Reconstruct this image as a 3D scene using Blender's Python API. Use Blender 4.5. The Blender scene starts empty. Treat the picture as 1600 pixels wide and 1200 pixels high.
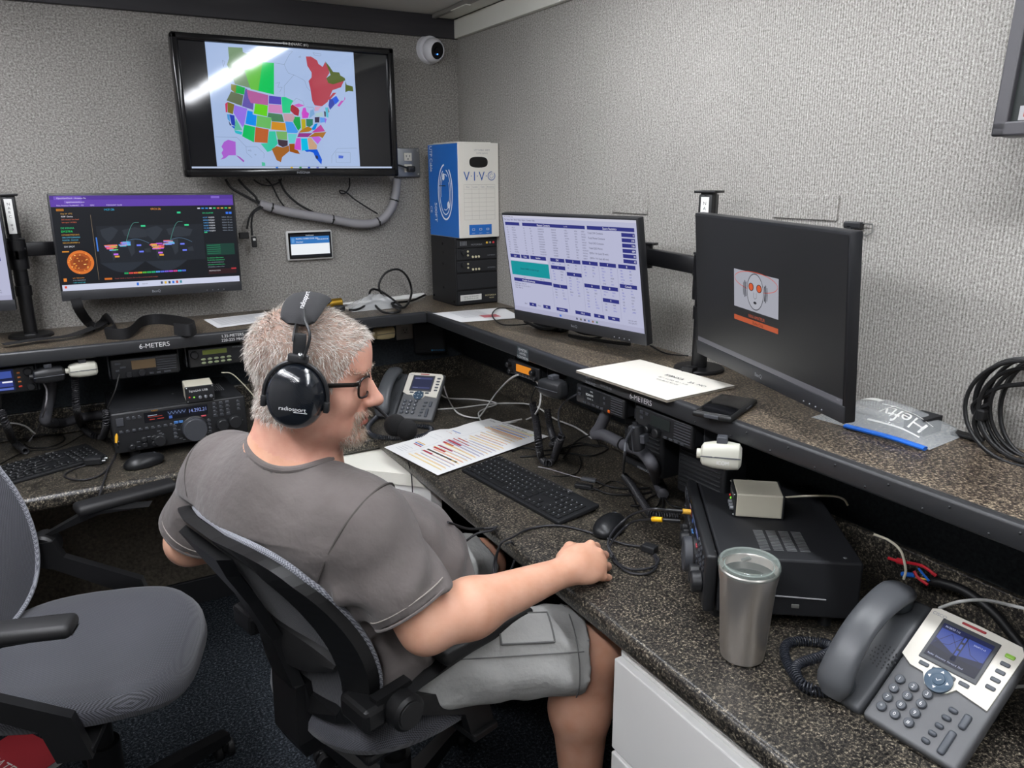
import bpy, bmesh, math, random
import numpy as np
from mathutils import Vector, Matrix
D = bpy.data; SC = bpy.context.scene; COL = SC.collection
R = math.radians; PI = math.pi
V = Vector
rnd = random.Random(7)

# ------------------------------------------------------------------ camera
CP = V((-1.41313, -2.87952, 1.56493)); F_PX = 1197.11
CR = V((0.866956, -0.498346, -0.006136)); CU = V((0.135832, 0.224421, 0.964979)); CF = V((0.479517, 0.837428, -0.262254))
cd = D.cameras.new('camera'); cam = D.objects.new('camera', cd); COL.objects.link(cam)
cd.sensor_width = 36; cd.lens = F_PX / 1600 * 36; cd.clip_start = .02; cd.clip_end = 60
cam.matrix_world = Matrix(((CR.x, CU.x, -CF.x, CP.x), (CR.y, CU.y, -CF.y, CP.y), (CR.z, CU.z, -CF.z, CP.z), (0, 0, 0, 1)))
SC.camera = cam
# ------------------------------------------------------------------ world, exposure (the lamps are the two rows of ceiling fixtures below)
LAMP = 42.0
w = D.worlds.new('world'); SC.world = w; w.use_nodes = True
w.node_tree.nodes['Background'].inputs[0].default_value = (.55, .58, .62, 1); w.node_tree.nodes['Background'].inputs[1].default_value = .03
SC.view_settings.view_transform = 'Standard'; SC.view_settings.look = 'None'
SC.view_settings.exposure = 0.0; SC.view_settings.gamma = 1; SC.view_settings.use_curve_mapping = False
SC.cycles.max_bounces = 8; SC.cycles.diffuse_bounces = 5; SC.cycles.transparent_max_bounces = 12
SC.cycles.caustics_reflective = False; SC.cycles.caustics_refractive = False; SC.cycles.sample_clamp_indirect = 4

def at(px, py, x=None, y=None, z=None, d=None):
    """The place where the line of sight through a photo pixel meets a plane of the room (or a depth)."""
    r = CF + CR * ((px - 800) / F_PX) - CU * ((py - 600) / F_PX)
    if x is not None: t = (x - CP.x) / r.x
    elif y is not None: t = (y - CP.y) / r.y
    elif z is not None: t = (z - CP.z) / r.z
    else: t = d
    return CP + r * t

# ------------------------------------------------------------------ materials
def lin(h):
    if not isinstance(h, str): return (*h[:3], 1)
    c = [int(h[i:i + 2], 16) / 255 for i in (0, 2, 4)]
    return (*[(v / 12.92 if v <= .04045 else ((v + .055) / 1.055) ** 2.4) for v in c], 1)
def newmat(name):
    m = D.materials.new(name); m.use_nodes = True
    return m, m.node_tree.nodes, m.node_tree.links, m.node_tree.nodes['Principled BSDF']
_mc = {}
def mat(h, rough=.5, metal=0, spec=.5, bump=None, coat=0, sheen=0, trans=0, ior=1.45, alpha=1, vary=None, sss=0):
    k = (h, rough, metal, spec, bump, coat, sheen, trans, alpha, vary, sss)
    if k in _mc: return _mc[k]
    m, N, L, b = newmat('surface_' + str(h)); _mc[k] = m
    b.inputs['Base Color'].default_value = lin(h); b.inputs['Roughness'].default_value = rough; b.inputs['Metallic'].default_value = metal
    b.inputs['Specular IOR Level'].default_value = spec; b.inputs['Coat Weight'].default_value = coat; b.inputs['Coat Roughness'].default_value = .08
    b.inputs['Sheen Weight'].default_value = sheen; b.inputs['Transmission Weight'].default_value = trans; b.inputs['IOR'].default_value = ior; b.inputs['Alpha'].default_value = alpha
    if sss:
        b.inputs['Subsurface Weight'].default_value = sss; b.inputs['Subsurface Radius'].default_value = (.012, .005, .003); b.inputs['Subsurface Scale'].default_value = .6
    if bump or vary:
        tc = N.new('ShaderNodeTexCoord')
    if bump:
        n = N.new('ShaderNodeTexNoise'); n.inputs['Scale'].default_value = bump[0]; n.inputs['Detail'].default_value = 3; L.new(tc.outputs['Object'], n.inputs['Vector'])
        bp = N.new('ShaderNodeBump'); bp.inputs['Strength'].default_value = bump[1]; bp.inputs['Distance'].default_value = bump[2] if len(bump) > 2 else .002
        L.new(n.outputs['Fac'], bp.inputs['Height']); L.new(bp.outputs['Normal'], b.inputs['Normal'])
    if vary:
        n = N.new('ShaderNodeTexNoise'); n.inputs['Scale'].default_value = vary[0]; n.inputs['Detail'].default_value = 4; L.new(tc.outputs['Object'], n.inputs['Vector'])
        cr = N.new('ShaderNodeValToRGB'); cr.color_ramp.elements[0].position = .3; cr.color_ramp.elements[1].position = .7
        cr.color_ramp.elements[0].color = lin(h); cr.color_ramp.elements[1].color = lin(vary[1]); L.new(n.outputs['Fac'], cr.inputs['Fac']); L.new(cr.outputs['Color'], b.inputs['Base Color'])
    return m
_ec = {}
def emit(h, s=1.0, rough=.35, spec=.3):
    k = (h, s, rough, spec)
    if k in _ec: return _ec[k]
    m, N, L, b = newmat('lit_' + h); _ec[k] = m
    b.inputs['Base Color'].default_value = (.004, .004, .005, 1); b.inputs['Roughness'].default_value = rough; b.inputs['Specular IOR Level'].default_value = spec
    b.inputs['Emission Color'].default_value = lin(h); b.inputs['Emission Strength'].default_value = s
    return m
def ramp_mat(name, scales, stops, rough, bump=0, stretch=(1, 1, 1), ribs=None, spec=.5, dist=.002, detail=5):
    """speckled stuff: noise at several scales summed, then a colour ramp; ribs = (axis, frequency, strength)"""
    m, N, L, b = newmat(name)
    tc = N.new('ShaderNodeTexCoord'); mp = N.new('ShaderNodeMapping'); L.new(tc.outputs['Object'], mp.inputs['Vector']); mp.inputs['Scale'].default_value = stretch
    tot = None
    for s, wgt in scales:
        n = N.new('ShaderNodeTexNoise'); n.inputs['Scale'].default_value = s; n.inputs['Detail'].default_value = detail; n.inputs['Roughness'].default_value = .6; L.new(mp.outputs['Vector'], n.inputs['Vector'])
        ml = N.new('ShaderNodeMath'); ml.operation = 'MULTIPLY_ADD'; ml.inputs[1].default_value = wgt; L.new(n.outputs['Fac'], ml.inputs[0])
        ml.inputs[2].default_value = -wgt * .5 + (.5 if tot is None else 0)
        if tot is not None: L.new(tot, ml.inputs[2]); 
        if tot is not None:
            sb = N.new('ShaderNodeMath'); sb.operation = 'SUBTRACT'; sb.inputs[1].default_value = wgt * .5; L.new(ml.outputs[0], sb.inputs[0]); tot = sb.outputs[0]
        else: tot = ml.outputs[0]
    if ribs:
        sx = N.new('ShaderNodeSeparateXYZ'); L.new(tc.outputs['Object'], sx.inputs[0])
        a = N.new('ShaderNodeMath'); a.operation = 'MULTIPLY'; a.inputs[1].default_value = ribs[1] * 2 * PI; L.new(sx.outputs[ribs[0]], a.inputs[0])
        sn = N.new('ShaderNodeMath'); sn.operation = 'SINE'; L.new(a.outputs[0], sn.inputs[0])
        ad = N.new('ShaderNodeMath'); ad.operation = 'MULTIPLY_ADD'; ad.inputs[1].default_value = ribs[2]; L.new(sn.outputs[0], ad.inputs[0]); L.new(tot, ad.inputs[2]); tot = ad.outputs[0]
    cr = N.new('ShaderNodeValToRGB'); L.new(tot, cr.inputs['Fac']); e = cr.color_ramp.elements
    while len(e) < len(stops): e.new(.5)
    for el, (p, c) in zip(e, stops): el.position = p; el.color = lin(c)
    L.new(cr.outputs['Color'], b.inputs['Base Color']); b.inputs['Roughness'].default_value = rough; b.inputs['Specular IOR Level'].default_value = spec
    if bump:
        bp = N.new('ShaderNodeBump'); bp.inputs['Strength'].default_value = bump; bp.inputs['Distance'].default_value = dist
        L.new(tot, bp.inputs['Height']); L.new(bp.outputs['Normal'], b.inputs['Normal'])
    return m
def weave_mat(name, h0, h1, freq, rough=.7, bump=.5, sheen=.2):
    """woven mesh cloth: two crossed sine waves in object space"""
    m, N, L, b = newmat(name); tc = N.new('ShaderNodeTexCoord'); sx = N.new('ShaderNodeSeparateXYZ'); L.new(tc.outputs['Object'], sx.inputs[0])
    def s(expr):
        a = N.new('ShaderNodeMath'); a.operation = 'ADD'; L.new(sx.outputs[expr[0]], a.inputs[0]); L.new(sx.outputs[expr[1]], a.inputs[1])
        k = N.new('ShaderNodeMath'); k.operation = 'MULTIPLY'; k.inputs[1].default_value = freq * 2 * PI; L.new(a.outputs[0], k.inputs[0])
        q = N.new('ShaderNodeMath'); q.operation = 'SINE'; L.new(k.outputs[0], q.inputs[0]); return q.outputs[0]
    y = N.new('ShaderNodeMath'); y.operation = 'MULTIPLY'; L.new(s((0, 2)), y.inputs[0]); L.new(s((1, 1)), y.inputs[1])
    cr = N.new('ShaderNodeValToRGB'); cr.color_ramp.elements[0].position = .25; cr.color_ramp.elements[1].position = .75
    h = N.new('ShaderNodeMath'); h.operation = 'MULTIPLY_ADD'; h.inputs[1].default_value = .5; h.inputs[2].default_value = .5; L.new(y.outputs[0], h.inputs[0])
    cr.color_ramp.elements[0].color = lin(h0); cr.color_ramp.elements[1].color = lin(h1); L.new(h.outputs[0], cr.inputs['Fac']); L.new(cr.outputs['Color'], b.inputs['Base Color'])
    b.inputs['Roughness'].default_value = rough; b.inputs['Sheen Weight'].default_value = sheen
    bp = N.new('ShaderNodeBump'); bp.inputs['Strength'].default_value = bump; bp.inputs['Distance'].default_value = .001; L.new(h.outputs[0], bp.inputs['Height']); L.new(bp.outputs['Normal'], b.inputs['Normal'])
    return m

BLK = mat('212224', .42); BLKM = mat('1b1c1f', .6, bump=(400, .15)); BLKG = mat('08090b', .12, spec=.6); DGRY = mat('404247', .5); MGRY = mat('54575c', .5); SILV = mat('b9bbbd', .28, 1)
RUB = mat('0c0c0d', .6); WHT = mat('dcdcd8', .4); BEIGE = mat('cfc9b4', .45); CRM = mat('d9d5c4', .4); WIREW = mat('c9c9c6', .45); PAPER = mat('e4e4e4', .8); BRASS = mat('b08a3c', .3, 1)
INKW = mat('d8d8d8', .6); INKG = mat('8d9096', .6)
TIE = mat('0a0a0a', .5)

# ------------------------------------------------------------------ mesh building
def rotm(rx=0, ry=0, rz=0): return (Matrix.Rotation(rz, 4, 'Z') @ Matrix.Rotation(ry, 4, 'Y') @ Matrix.Rotation(rx, 4, 'X'))
def T(x, y=None, z=None): return Matrix.Translation(V(x) if y is None else V((x, y, z)))
def frame(o, x, y, z=None):
    x = V(x).normalized(); y = V(y); z = V(z) if z is not None else x.cross(y); z.normalize(); y = z.cross(x).normalized(); z = x.cross(y)
    return Matrix(((x.x, y.x, z.x, o[0]), (x.y, y.y, z.y, o[1]), (x.z, y.z, z.z, o[2]), (0, 0, 0, 1)))
def spline(P, n=8, closed=False):
    P = [V(p) for p in P]; out = []; m = len(P)
    for i in range(m if closed else m - 1):
        if closed: a, b, c, d = P[i - 1], P[i], P[(i + 1) % m], P[(i + 2) % m]
        else: b, c = P[i], P[i + 1]; a = P[i - 1] if i else b * 2 - c; d = P[i + 2] if i + 2 < m else c * 2 - b
        for k in range(n):
            t = k / n
            out.append(.5 * (2 * b + (c - a) * t + (2 * a - 5 * b + 4 * c - d) * t * t + (3 * b - a - 3 * c + d) * t ** 3))
    if not closed: out.append(P[-1])
    return out
_tc = {}
def text_geo(s):
    if s in _tc: return _tc[s]
    c = D.curves.new('t', 'FONT'); c.body = s; o = D.objects.new('t', c); me = o.to_mesh()
    v = [tuple(q.co) for q in me.vertices]; f = [tuple(p.vertices) for p in me.polygons]
    o.to_mesh_clear(); D.objects.remove(o); D.curves.remove(c); _tc[s] = (v, f); return v, f
class MB:
    def __init__(s, M=None): s.v = []; s.f = []; s.m = []; s.sm = []; s.M = M; s.mats = []
    def mi(s, m):
        if m is None: m = BLK
        if m not in s.mats: s.mats.append(m)
        return s.mats.index(m)
    def add(s, vs, fs, m=None, M=None, smooth=False):
        k = len(s.v); mi = s.mi(m)
        if M is not None: vs = [M @ V(q) for q in vs]
        if s.M is not None: vs = [s.M @ V(q) for q in vs]
        s.v += [tuple(q) for q in vs]; s.f += [tuple(i + k for i in f) for f in fs]; s.m += [mi] * len(fs); s.sm += [smooth] * len(fs); return s
    def bm(s, b, m=None, M=None, smooth=False):
        b.verts.index_update(); s.add([q.co.copy() for q in b.verts], [[q.index for q in f.verts] for f in b.faces], m, M, smooth); b.free(); return s
    def box(s, c, d, m=None, bev=0, seg=2, M=None, smooth=False):
        b = bmesh.new(); bmesh.ops.create_cube(b, size=1)
        for q in b.verts: q.co = V((q.co.x * d[0] + c[0], q.co.y * d[1] + c[1], q.co.z * d[2] + c[2]))
        if bev: bmesh.ops.bevel(b, geom=b.edges[:], offset=min(bev, min(d) * .49), segments=seg, profile=.5, affect='EDGES')
        return s.bm(b, m, M, smooth or bev > 0 and seg > 2)
    def quad(s, x0, y0, x1, y1, z, m, M=None): return s.add([(x0, y0, z), (x1, y0, z), (x1, y1, z), (x0, y1, z)], [(0, 1, 2, 3)], m, M)
    def cyl(s, a, b, r, r2=None, m=None, n=20, M=None, bev=0):
        a = V(a); b = V(b); h = (b - a).length; r2 = r if r2 is None else r2
        z = (b - a).normalized(); x = z.orthogonal().normalized(); y = z.cross(x)
        prof = [(0, 0), (r - bev, 0), (r, bev), (r2, h - bev), (r2 - bev, h), (0, h)] if bev else [(0, 0), (r, 0), (r2, h), (0, h)]
        F = Matrix(((x.x, y.x, z.x, a.x), (x.y, y.y, z.y, a.y), (x.z, y.z, z.z, a.z), (0, 0, 0, 1)))
        return s.lathe(prof, n, m, F if M is None else M @ F)
    def lathe(s, prof, n=28, m=None, M=None, smooth=True):
        vs = []; fs = []; rings = []
        for r, z in prof:
            if r < 1e-6: rings.append([len(vs)]); vs.append((0, 0, z))
            else:
                rings.append(list(range(len(vs), len(vs) + n))); vs += [(r * math.cos(2 * PI * i / n), r * math.sin(2 * PI * i / n), z) for i in range(n)]
        for A, B in zip(rings, rings[1:]):
            for i in range(n):
                j = (i + 1) % n
                if len(A) == 1 and len(B) == 1: continue
                if len(A) == 1: fs.append((A[0], B[j], B[i]))
                elif len(B) == 1: fs.append((A[i], A[j], B[0]))
                else: fs.append((A[i], A[j], B[j], B[i]))
        # flat caps: split normals by duplicating is skipped; sharp edges are marked on build
        return s.add(vs, fs, m, M, smooth)
    def tube(s, P, r, m=None, n=8, closed=False, M=None, flat=None):
        """round (or flat: (width, thickness)) tube along points"""
        P = [V(p) for p in P]; k = len(P); vs = []; fs = []; N = None
        for i, p in enumerate(P):
            t = (P[(i + 1) % k] - P[i - 1]) if closed else (P[min(i + 1, k - 1)] - P[max(i - 1, 0)])
            t = t.normalized() if t.length > 1e-9 else V((0, 0, 1))
            if N is None: N = t.cross(V((0, 0, 1))) if abs(t.z) < .95 else t.cross(V((1, 0, 0)))
            N = (N - t * N.dot(t)); N = N.normalized() if N.length > 1e-9 else t.orthogonal().normalized()
            B = t.cross(N); rr = r[i] if isinstance(r, (list, tuple)) else r
            for j in range(n):
                a = 2 * PI * (j + .5) / n
                if flat: vs.append(p + N * (math.cos(a) * flat[0]) + B * (math.sin(a) * flat[1]))
                else: vs.append(p + (N * math.cos(a) + B * math.sin(a)) * rr)
        for i in range(k if closed else k - 1):
            for j in range(n):
                a, b = i * n + j, i * n + (j + 1) % n; c, d = ((i + 1) % k) * n + (j + 1) % n, ((i + 1) % k) * n + j
                fs.append((a, b, c, d))
        if not closed: fs.append(tuple(range(n))[::-1]); fs.append(tuple(range((k - 1) * n, k * n)))
        return s.add(vs, fs, m, M, True)
    def prism(s, poly, z0, z1, m=None, M=None):
        n = len(poly); ar = sum(poly[i][0] * poly[(i + 1) % n][1] - poly[(i + 1) % n][0] * poly[i][1] for i in range(n))
        if ar < 0: poly = poly[::-1]
        vs = [(x, y, z0) for x, y in poly] + [(x, y, z1) for x, y in poly]
        fs = [tuple(range(n))[::-1], tuple(range(n, 2 * n))] + [(i, (i + 1) % n, n + (i + 1) % n, n + i) for i in range(n)]
        return s.add(vs, fs, m, M)
    def flatpoly(s, poly, z, m, M=None):
        n = len(poly); ar = sum(poly[i][0] * poly[(i + 1) % n][1] - poly[(i + 1) % n][0] * poly[i][1] for i in range(n))
        if ar < 0: poly = poly[::-1]
        return s.add([(x, y, z) for x, y in poly], [tuple(range(n))], m, M)
    def line(s, pts, wd, z, m, M=None):
        for (a, b), (c, d) in zip(pts, pts[1:]):
            l = math.hypot(c - a, d - b) or 1; nx, ny = -(d - b) / l * wd / 2, (c - a) / l * wd / 2
            s.add([(a - nx, b - ny, z), (c - nx, d - ny, z), (c + nx, d + ny, z), (a + nx, b + ny, z)], [(0, 1, 2, 3)], m, M)
        return s
    def sph(s, c, r, m=None, nu=20, nv=12, M=None):
        r = (r, r, r) if not isinstance(r, (tuple, list)) else r
        vs = [(c[0], c[1], c[2] - r[2])]; fs = []
        for i in range(1, nv):
            a = -PI / 2 + PI * i / nv
            for j in range(nu): b = 2 * PI * j / nu; vs.append((c[0] + r[0] * math.cos(a) * math.cos(b), c[1] + r[1] * math.cos(a) * math.sin(b), c[2] + r[2] * math.sin(a)))
        vs.append((c[0], c[1], c[2] + r[2])); t = len(vs) - 1
        for j in range(nu):
            k = (j + 1) % nu; fs.append((0, 1 + k, 1 + j)); fs.append((t, t - nu + j, t - nu + k))
            for i in range(nv - 2): fs.append((1 + i * nu + j, 1 + i * nu + k, 1 + (i + 1) * nu + k, 1 + (i + 1) * nu + j))
        return s.add(vs, fs, m, M, True)
    def loft(s, rings, m=None, caps=True, M=None, closed=True, smooth=True):
        n = len(rings[0]); vs = [q for r in rings for q in r]; fs = []
        for i in range(len(rings) - 1):
            for j in range(n if closed else n - 1): k = (j + 1) % n; fs.append((i * n + j, i * n + k, (i + 1) * n + k, (i + 1) * n + j))
        if caps: fs.append(tuple(range(n))[::-1]); fs.append(tuple(range((len(rings) - 1) * n, len(rings) * n)))
        return s.add(vs, fs, m, M, smooth)
    def text(s, t, size, x, y, z, m, M=None, al='c', sx=1):
        vs, fs = text_geo(t)
        if not vs: return s
        x0 = min(q[0] for q in vs); x1 = max(q[0] for q in vs); dx = {'c': -(x0 + x1) / 2, 'l': -x0, 'r': -x1}[al]
        return s.add([((q[0] + dx) * size * sx + x, q[1] * size + y - size * .35, z) for q in vs], fs, m, M)
    def build(s, name, parent=None, M=None, auto=35):
        me = D.meshes.new(name); me.from_pydata(s.v, [], s.f)
        for m in s.mats: me.materials.append(m)
        me.polygons.foreach_set('material_index', s.m); me.polygons.foreach_set('use_smooth', s.sm)
        if auto and any(s.sm): me.set_sharp_from_angle(angle=R(auto))
        me.update()
        o = D.objects.new(name, me); COL.objects.link(o)
        if parent: o.parent = parent
        if M is not None: o.matrix_basis = M
        return o
def tag(o, label=None, cat=None, group=None, kind=None):
    if label: o['label'] = label
    if cat: o['category'] = cat
    if group: o['group'] = group
    if kind: o['kind'] = kind
    return o
def thing(name, label, cat, M=None, group=None):
    o = D.objects.new(name, None); o.empty_display_size = .02; COL.objects.link(o)
    if M is not None: o.matrix_basis = M if isinstance(M, Matrix) else T(M)
    return tag(o, label, cat, group)
def struct(o): o['kind'] = 'structure'; return o
def clone(root, M, label, group=None):
    r = root.copy(); COL.objects.link(r); r.matrix_basis = M; r['label'] = label
    if group: r['group'] = group
    def kids(a, b):
        for ch in [c for c in D.objects if c.parent == a]:
            c = ch.copy(); COL.objects.link(c); c.parent = b; kids(ch, c)
    kids(root, r); return r
def cable(name, label, cat, pts, r, m, n=8, k=8, group=None, ties=None):
    b = MB(); P = spline(pts, k); b.tube(P, r, m, n)
    return tag(b.build(name), label, cat, group)
def coil_pts(P, rad, pitch, per=10):
    """helix around a polyline"""
    P = [V(p) for p in P]; out = []; ang = 0; N = None
    for i in range(len(P) - 1):
        t = P[i + 1] - P[i]; L_ = t.length; t = t / max(L_, 1e-9)
        if N is None: N = t.orthogonal().normalized()
        N = (N - t * N.dot(t)).normalized(); B = t.cross(N); st = max(1, int(L_ / pitch * per))
        for k in range(st): out.append(P[i] + t * (L_ * k / st) + (N * math.cos(ang) + B * math.sin(ang)) * rad); ang += L_ / st / pitch * 2 * PI
    return out
MAP="""7f9f78 -1942,1849 -1497,1858 -1491,1723 -1285,1662 -909,1511 -929,1458 -1494,1167 -1349,638 -1835,739 -1926,1050 -2025,1321 -1942,1510
6fd04a -1494,1167 -893,1464 -992,1026 -1112,565 -1351,611
00d563 -893,1464 -525,1460 -610,472 -1112,565
c04a5a 555,1725 730,1736 931,1625 966,1519 1107,1430 1204,1592 1298,1422 1329,1247 1210,1083 1264,929 1412,896 1835,1036 1710,811 1398,697 1199,310 995,163 740,182 666,330 632,722 587,954 701,1076 713,1233 582,1438
5a6b2a 1206,1619 1344,1463 1461,1294 1677,1286 1714,1189 1862,1117 1879,1039 1433,889 1264,929 1210,1083 1368,1190
5a6b2a 1877,1019 1913,901 2131,851 2143,691 1967,703 1853,650
2a62f0 1357,417 1517,523 1615,367 1476,241 1394,318
3c4db8 1269,393 1379,417 1454,240 1267,53 1220,191
d060c8 1539,203 1681,369 1791,374 1822,516 1839,436 1602,165
c04a5a 1227,411 1415,618 1536,624 1360,457 1266,353
8a8c30 -1957,733 -1791,715 -1843,457 -1974,564
00b84a -1791,715 -1524,641 -1575,424 -1841,476
6b7a5c -1980,508 -1596,411 -1686,78 -2145,227
857a28 -2118,183 -1914,116 -1990,-190 -2150,-138
d8406a -2201,124 -2118,183 -2158,-138 -2208,-140
2a45c0 -2099,-201 -1948,-227 -1942,-570 -2065,-516
4fa5ea -2175,-196 -2099,-201 -2103,-440 -2171,-347
2060e0 -2084,-554 -1962,-570 -1989,-648
66c8a8 -1916,-302 -1739,-680 -1992,-686
30c8d8 -1992,-686 -1744,-738 -1772,-828 -1963,-781
344060 -2146,-403 -2066,-535 -2121,-544
a07cf8 -1916,97 -1518,-3 -1665,-525 -1722,-584 -1967,-151
6a5cb8 -1518,622 -1461,606 -1429,324 -1299,157 -1333,-35 -1675,67 -1576,412
c065a8 -1482,586 -797,445 -833,125 -1286,169 -1384,173 -1449,323
5a4cc8 -774,435 -385,405 -393,164 -808,183
dc90cc -810,164 -387,145 -368,-120 -852,-96
10d890 -373,405 -242,411 16,304 -79,144 -119,-92 -374,-100
b00c30 -101,124 -14,178 164,74 199,-3 156,-182 21,-147 -113,-14
dc60cc 26,168 197,225 380,161 229,108 146,105
dc50d8 331,80 417,103 449,-34 529,-91 476,-232 284,-258 269,-80
6be018 -1246,178 -842,117 -897,-233 -1323,-150
0098ff -1516,-60 -1350,-93 -1358,-178 -1233,-205 -1292,-546 -1621,-477
70c868 -1221,-204 -755,-268 -818,-621 -1285,-554
4e8a62 -845,-108 -391,-148 -350,-394 -756,-377 -766,-261 -885,-241
d0a8b8 -360,-119 -18,-120 26,-245 -58,-366 -327,-366
e09a28 -757,-385 -311,-420 -299,-669 -799,-640
4aa5ff -307,-373 -60,-386 104,-680 57,-741 -275,-736
10b050 -4,-207 204,-208 210,-558 106,-660 -39,-385
c8b820 241,-279 388,-275 381,-534 233,-637
3c8c70 410,-266 643,-267 629,-448 516,-531 401,-493
c08428 122,-719 258,-597 454,-512 619,-589 484,-680 121,-727
0095f0 576,-590 695,-426 803,-403 703,-607 615,-629
cc4ca8 567,-710 908,-441 1043,-660 609,-710
b87a30 449,-854 673,-716 1085,-679 941,-885 815,-827 470,-865
a03c98 120,-739 587,-730 428,-862 60,-869
cc70f0 535,-852 815,-827 894,-927 753,-1092
d8b090 412,-895 533,-880 728,-1133 697,-1264 439,-1266
08ccf8 183,-911 394,-907 417,-1279 181,-1314
dc58dc 32,-901 171,-899 152,-1302 -81,-1264
70e0e0 -256,-759 55,-769 -53,-1075 -240,-1065
a85a10 -234,-1093 -41,-1083 -68,-1264 42,-1303 108,-1423 -17,-1404 -234,-1346
80c070 -641,-696 -272,-696 -294,-966 -602,-952 -631,-814
08cc68 -1663,-505 -1315,-574 -1399,-1062 -1757,-874
c86428 -1303,-574 -880,-642 -959,-1076 -1387,-1054
3cd4b0 -873,-701 -662,-696 -641,-932 -614,-1091 -837,-1312 -984,-1365 -1183,-1098 -959,-1076
4a3a48 -614,-952 -275,-986 -288,-1146 -459,-1208 -597,-1130
b06c2c -834,-1272 -662,-1171 -460,-1216 -247,-1145 -241,-1326 -507,-1528 -562,-1697 -701,-1630
1a60e8 255,-1280 719,-1263 867,-1603 833,-1768 653,-1563 581,-1379 455,-1339 347,-1353
383c58 639,-1460 724,-1480 730,-1583 653,-1563
443a58 711,-205 883,-188 861,-374 707,-378
68a8ff 895,-200 1053,-215 1065,-356 891,-381
a070f0 1053,-215 1129,-253 1061,-417
b8d8e0 741,-85 1003,-16 1022,-176 734,-185
8ab8e8 579,10 688,53 719,-105 517,-251
58c8e0 1099,127 1208,131 1192,-211 1121,-173
a08078 1200,151 1241,-9 1195,-50
e0b0d0 736,134 974,174 856,19 726,-5
4a4458 1048,5 1111,-13 1108,-174 1056,-175
b868e0 -2349,-1057 -2215,-990 -1989,-1052 -2019,-1479 -2245,-1480 -2370,-1578 -2521,-1618 -2424,-1532 -2468,-1405 -2401,-1308 -2449,-1212 -2403,-1135
b05cc8 -2019,-1479 -1916,-1517 -1760,-1654 -1796,-1701 -1922,-1576
50cca8 -1204,-1691 -1096,-1711 -1093,-1811 -1207,-1819
4a70e0 1471,-1454 1648,-1474 1620,-1558 1464,-1558"""
MAPL="""-2609,-908 -1936,-908 -1670,-1203 -1312,-1198 -1098,-1413 -1124,-1572
-1670,-1203 -1669,-1398 -1504,-1554
2160,-1206 1442,-1227 1226,-1477 1200,-1726
1376,-1352 1902,-1355 1880,-1707 1370,-1700 1376,-1352
-525,1460 -190,1431 -148,1300 -77,1170 103,1122 -246,758 -273,429
-190,1431 -11,1726 121,1856
103,1122 382,1002 461,947 509,755 614,642
-1491,1723 -680,1870 121,1856
-2153,1434 -2080,1409 -2142,1244 -2153,1434
-2035,1026 -1852,756
304,1690 378,1732 373,1675 304,1690
802,1856 1074,1843 1069,1777 859,1783 802,1856
-532,821 -387,866 -461,710 -318,716 -413,558
-1622,-1319 -1529,-1299 -1517,-1346 -1622,-1319
-1414,-1435 -1356,-1462 -1397,-1475 -1414,-1435
-52,223 126,387 348,297 380,161
440,124 692,113 727,15"""
# ------------------------------------------------------------------ lamps: two rows of ceiling strip fixtures
ZC = 2.15
HOUS = mat('c9c8c2', .4); GLOW = emit('f6f9ff', LAMP * .92); GLOW2 = emit('f6f8ff', LAMP * 1.5)
def strip(lbl, x, y0, y1, glow=GLOW):
    t = thing('ceiling_light', lbl, 'light', T(x, (y0 + y1) / 2, ZC), 'strip lights along the ceiling'); l = abs(y1 - y0)
    MB().box((0, 0, -.012), (.13, l, .024), HOUS, .004).build('housing', t)
    MB().box((0, 0, -.03), (.1, l - .03, .022), glow, .008, 3).build('diffuser', t)
for i, (a, b) in enumerate(((-.95, -1.79), (-1.92, -2.86), (-2.99, -3.9))):
    strip(['strip light over the right counter, nearest the black ceiling board', 'strip light over the right counter, middle one of its row', 'strip light over the right counter, farthest from the television'][i], -.5, a, b)
    strip(['strip light over the aisle, nearest the black ceiling board', 'strip light over the aisle, middle one of its row', 'strip light over the aisle, farthest from the television'][i], -1.75, a + .5, b + .5, GLOW2)
# ------------------------------------------------------------------ room shell
XL, YF = -2.5, -4.6
CARW = ramp_mat('grey_wall_carpet', [(180, .9), (520, .8), (3, .1)], [(.3, '5d5b57'), (.44, '807d79'), (.56, '97948f'), (.72, 'bab7b1')], .95, .35, spec=.15, dist=.003)
CARR = ramp_mat('grey_ribbed_wall_carpet', [(200, .85), (520, .8), (3, .1)], [(.25, '605e5a'), (.42, '86837e'), (.56, '9f9c97'), (.75, 'c0bdb7')], .95, .35, ribs=(1, 160, .085), spec=.15, dist=.003)
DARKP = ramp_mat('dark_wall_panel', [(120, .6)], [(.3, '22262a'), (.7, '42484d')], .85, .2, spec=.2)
FLOORM = ramp_mat('navy_speckled_carpet', [(130, .9), (420, .8)], [(.36, '0c0f14'), (.52, '202429'), (.66, '4f555b'), (.8, '848a90')], .95, .5, spec=.15, dist=.003)
CEILM = mat('d2d0c9', .6); TRIMW = mat('d6d5cb', .45); TRIMB = ramp_mat('black_stained_board', [(2.2, .9), (14, .25)], [(.35, '1e1d22'), (.6, '2f2d31'), (.85, '46433f')], .5, stretch=(.35, 1, 3))
def slab(name, x0, x1, y0, y1, z0, z1, m, bev=0): return struct(MB().box(((x0 + x1) / 2, (y0 + y1) / 2, (z0 + z1) / 2), (abs(x1 - x0), abs(y1 - y0), abs(z1 - z0)), m, bev).build(name))
wb = slab('wall_back', XL, .06, 0, .06, 0, ZC, CARW); wr = slab('wall_right', 0, .06, YF, 0, 0, ZC, CARR)
slab('wall_left', XL - .06, XL, YF, .06, 0, ZC, CARW); slab('wall_front', XL, .06, YF - .06, YF, 0, ZC, CARW)
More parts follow.
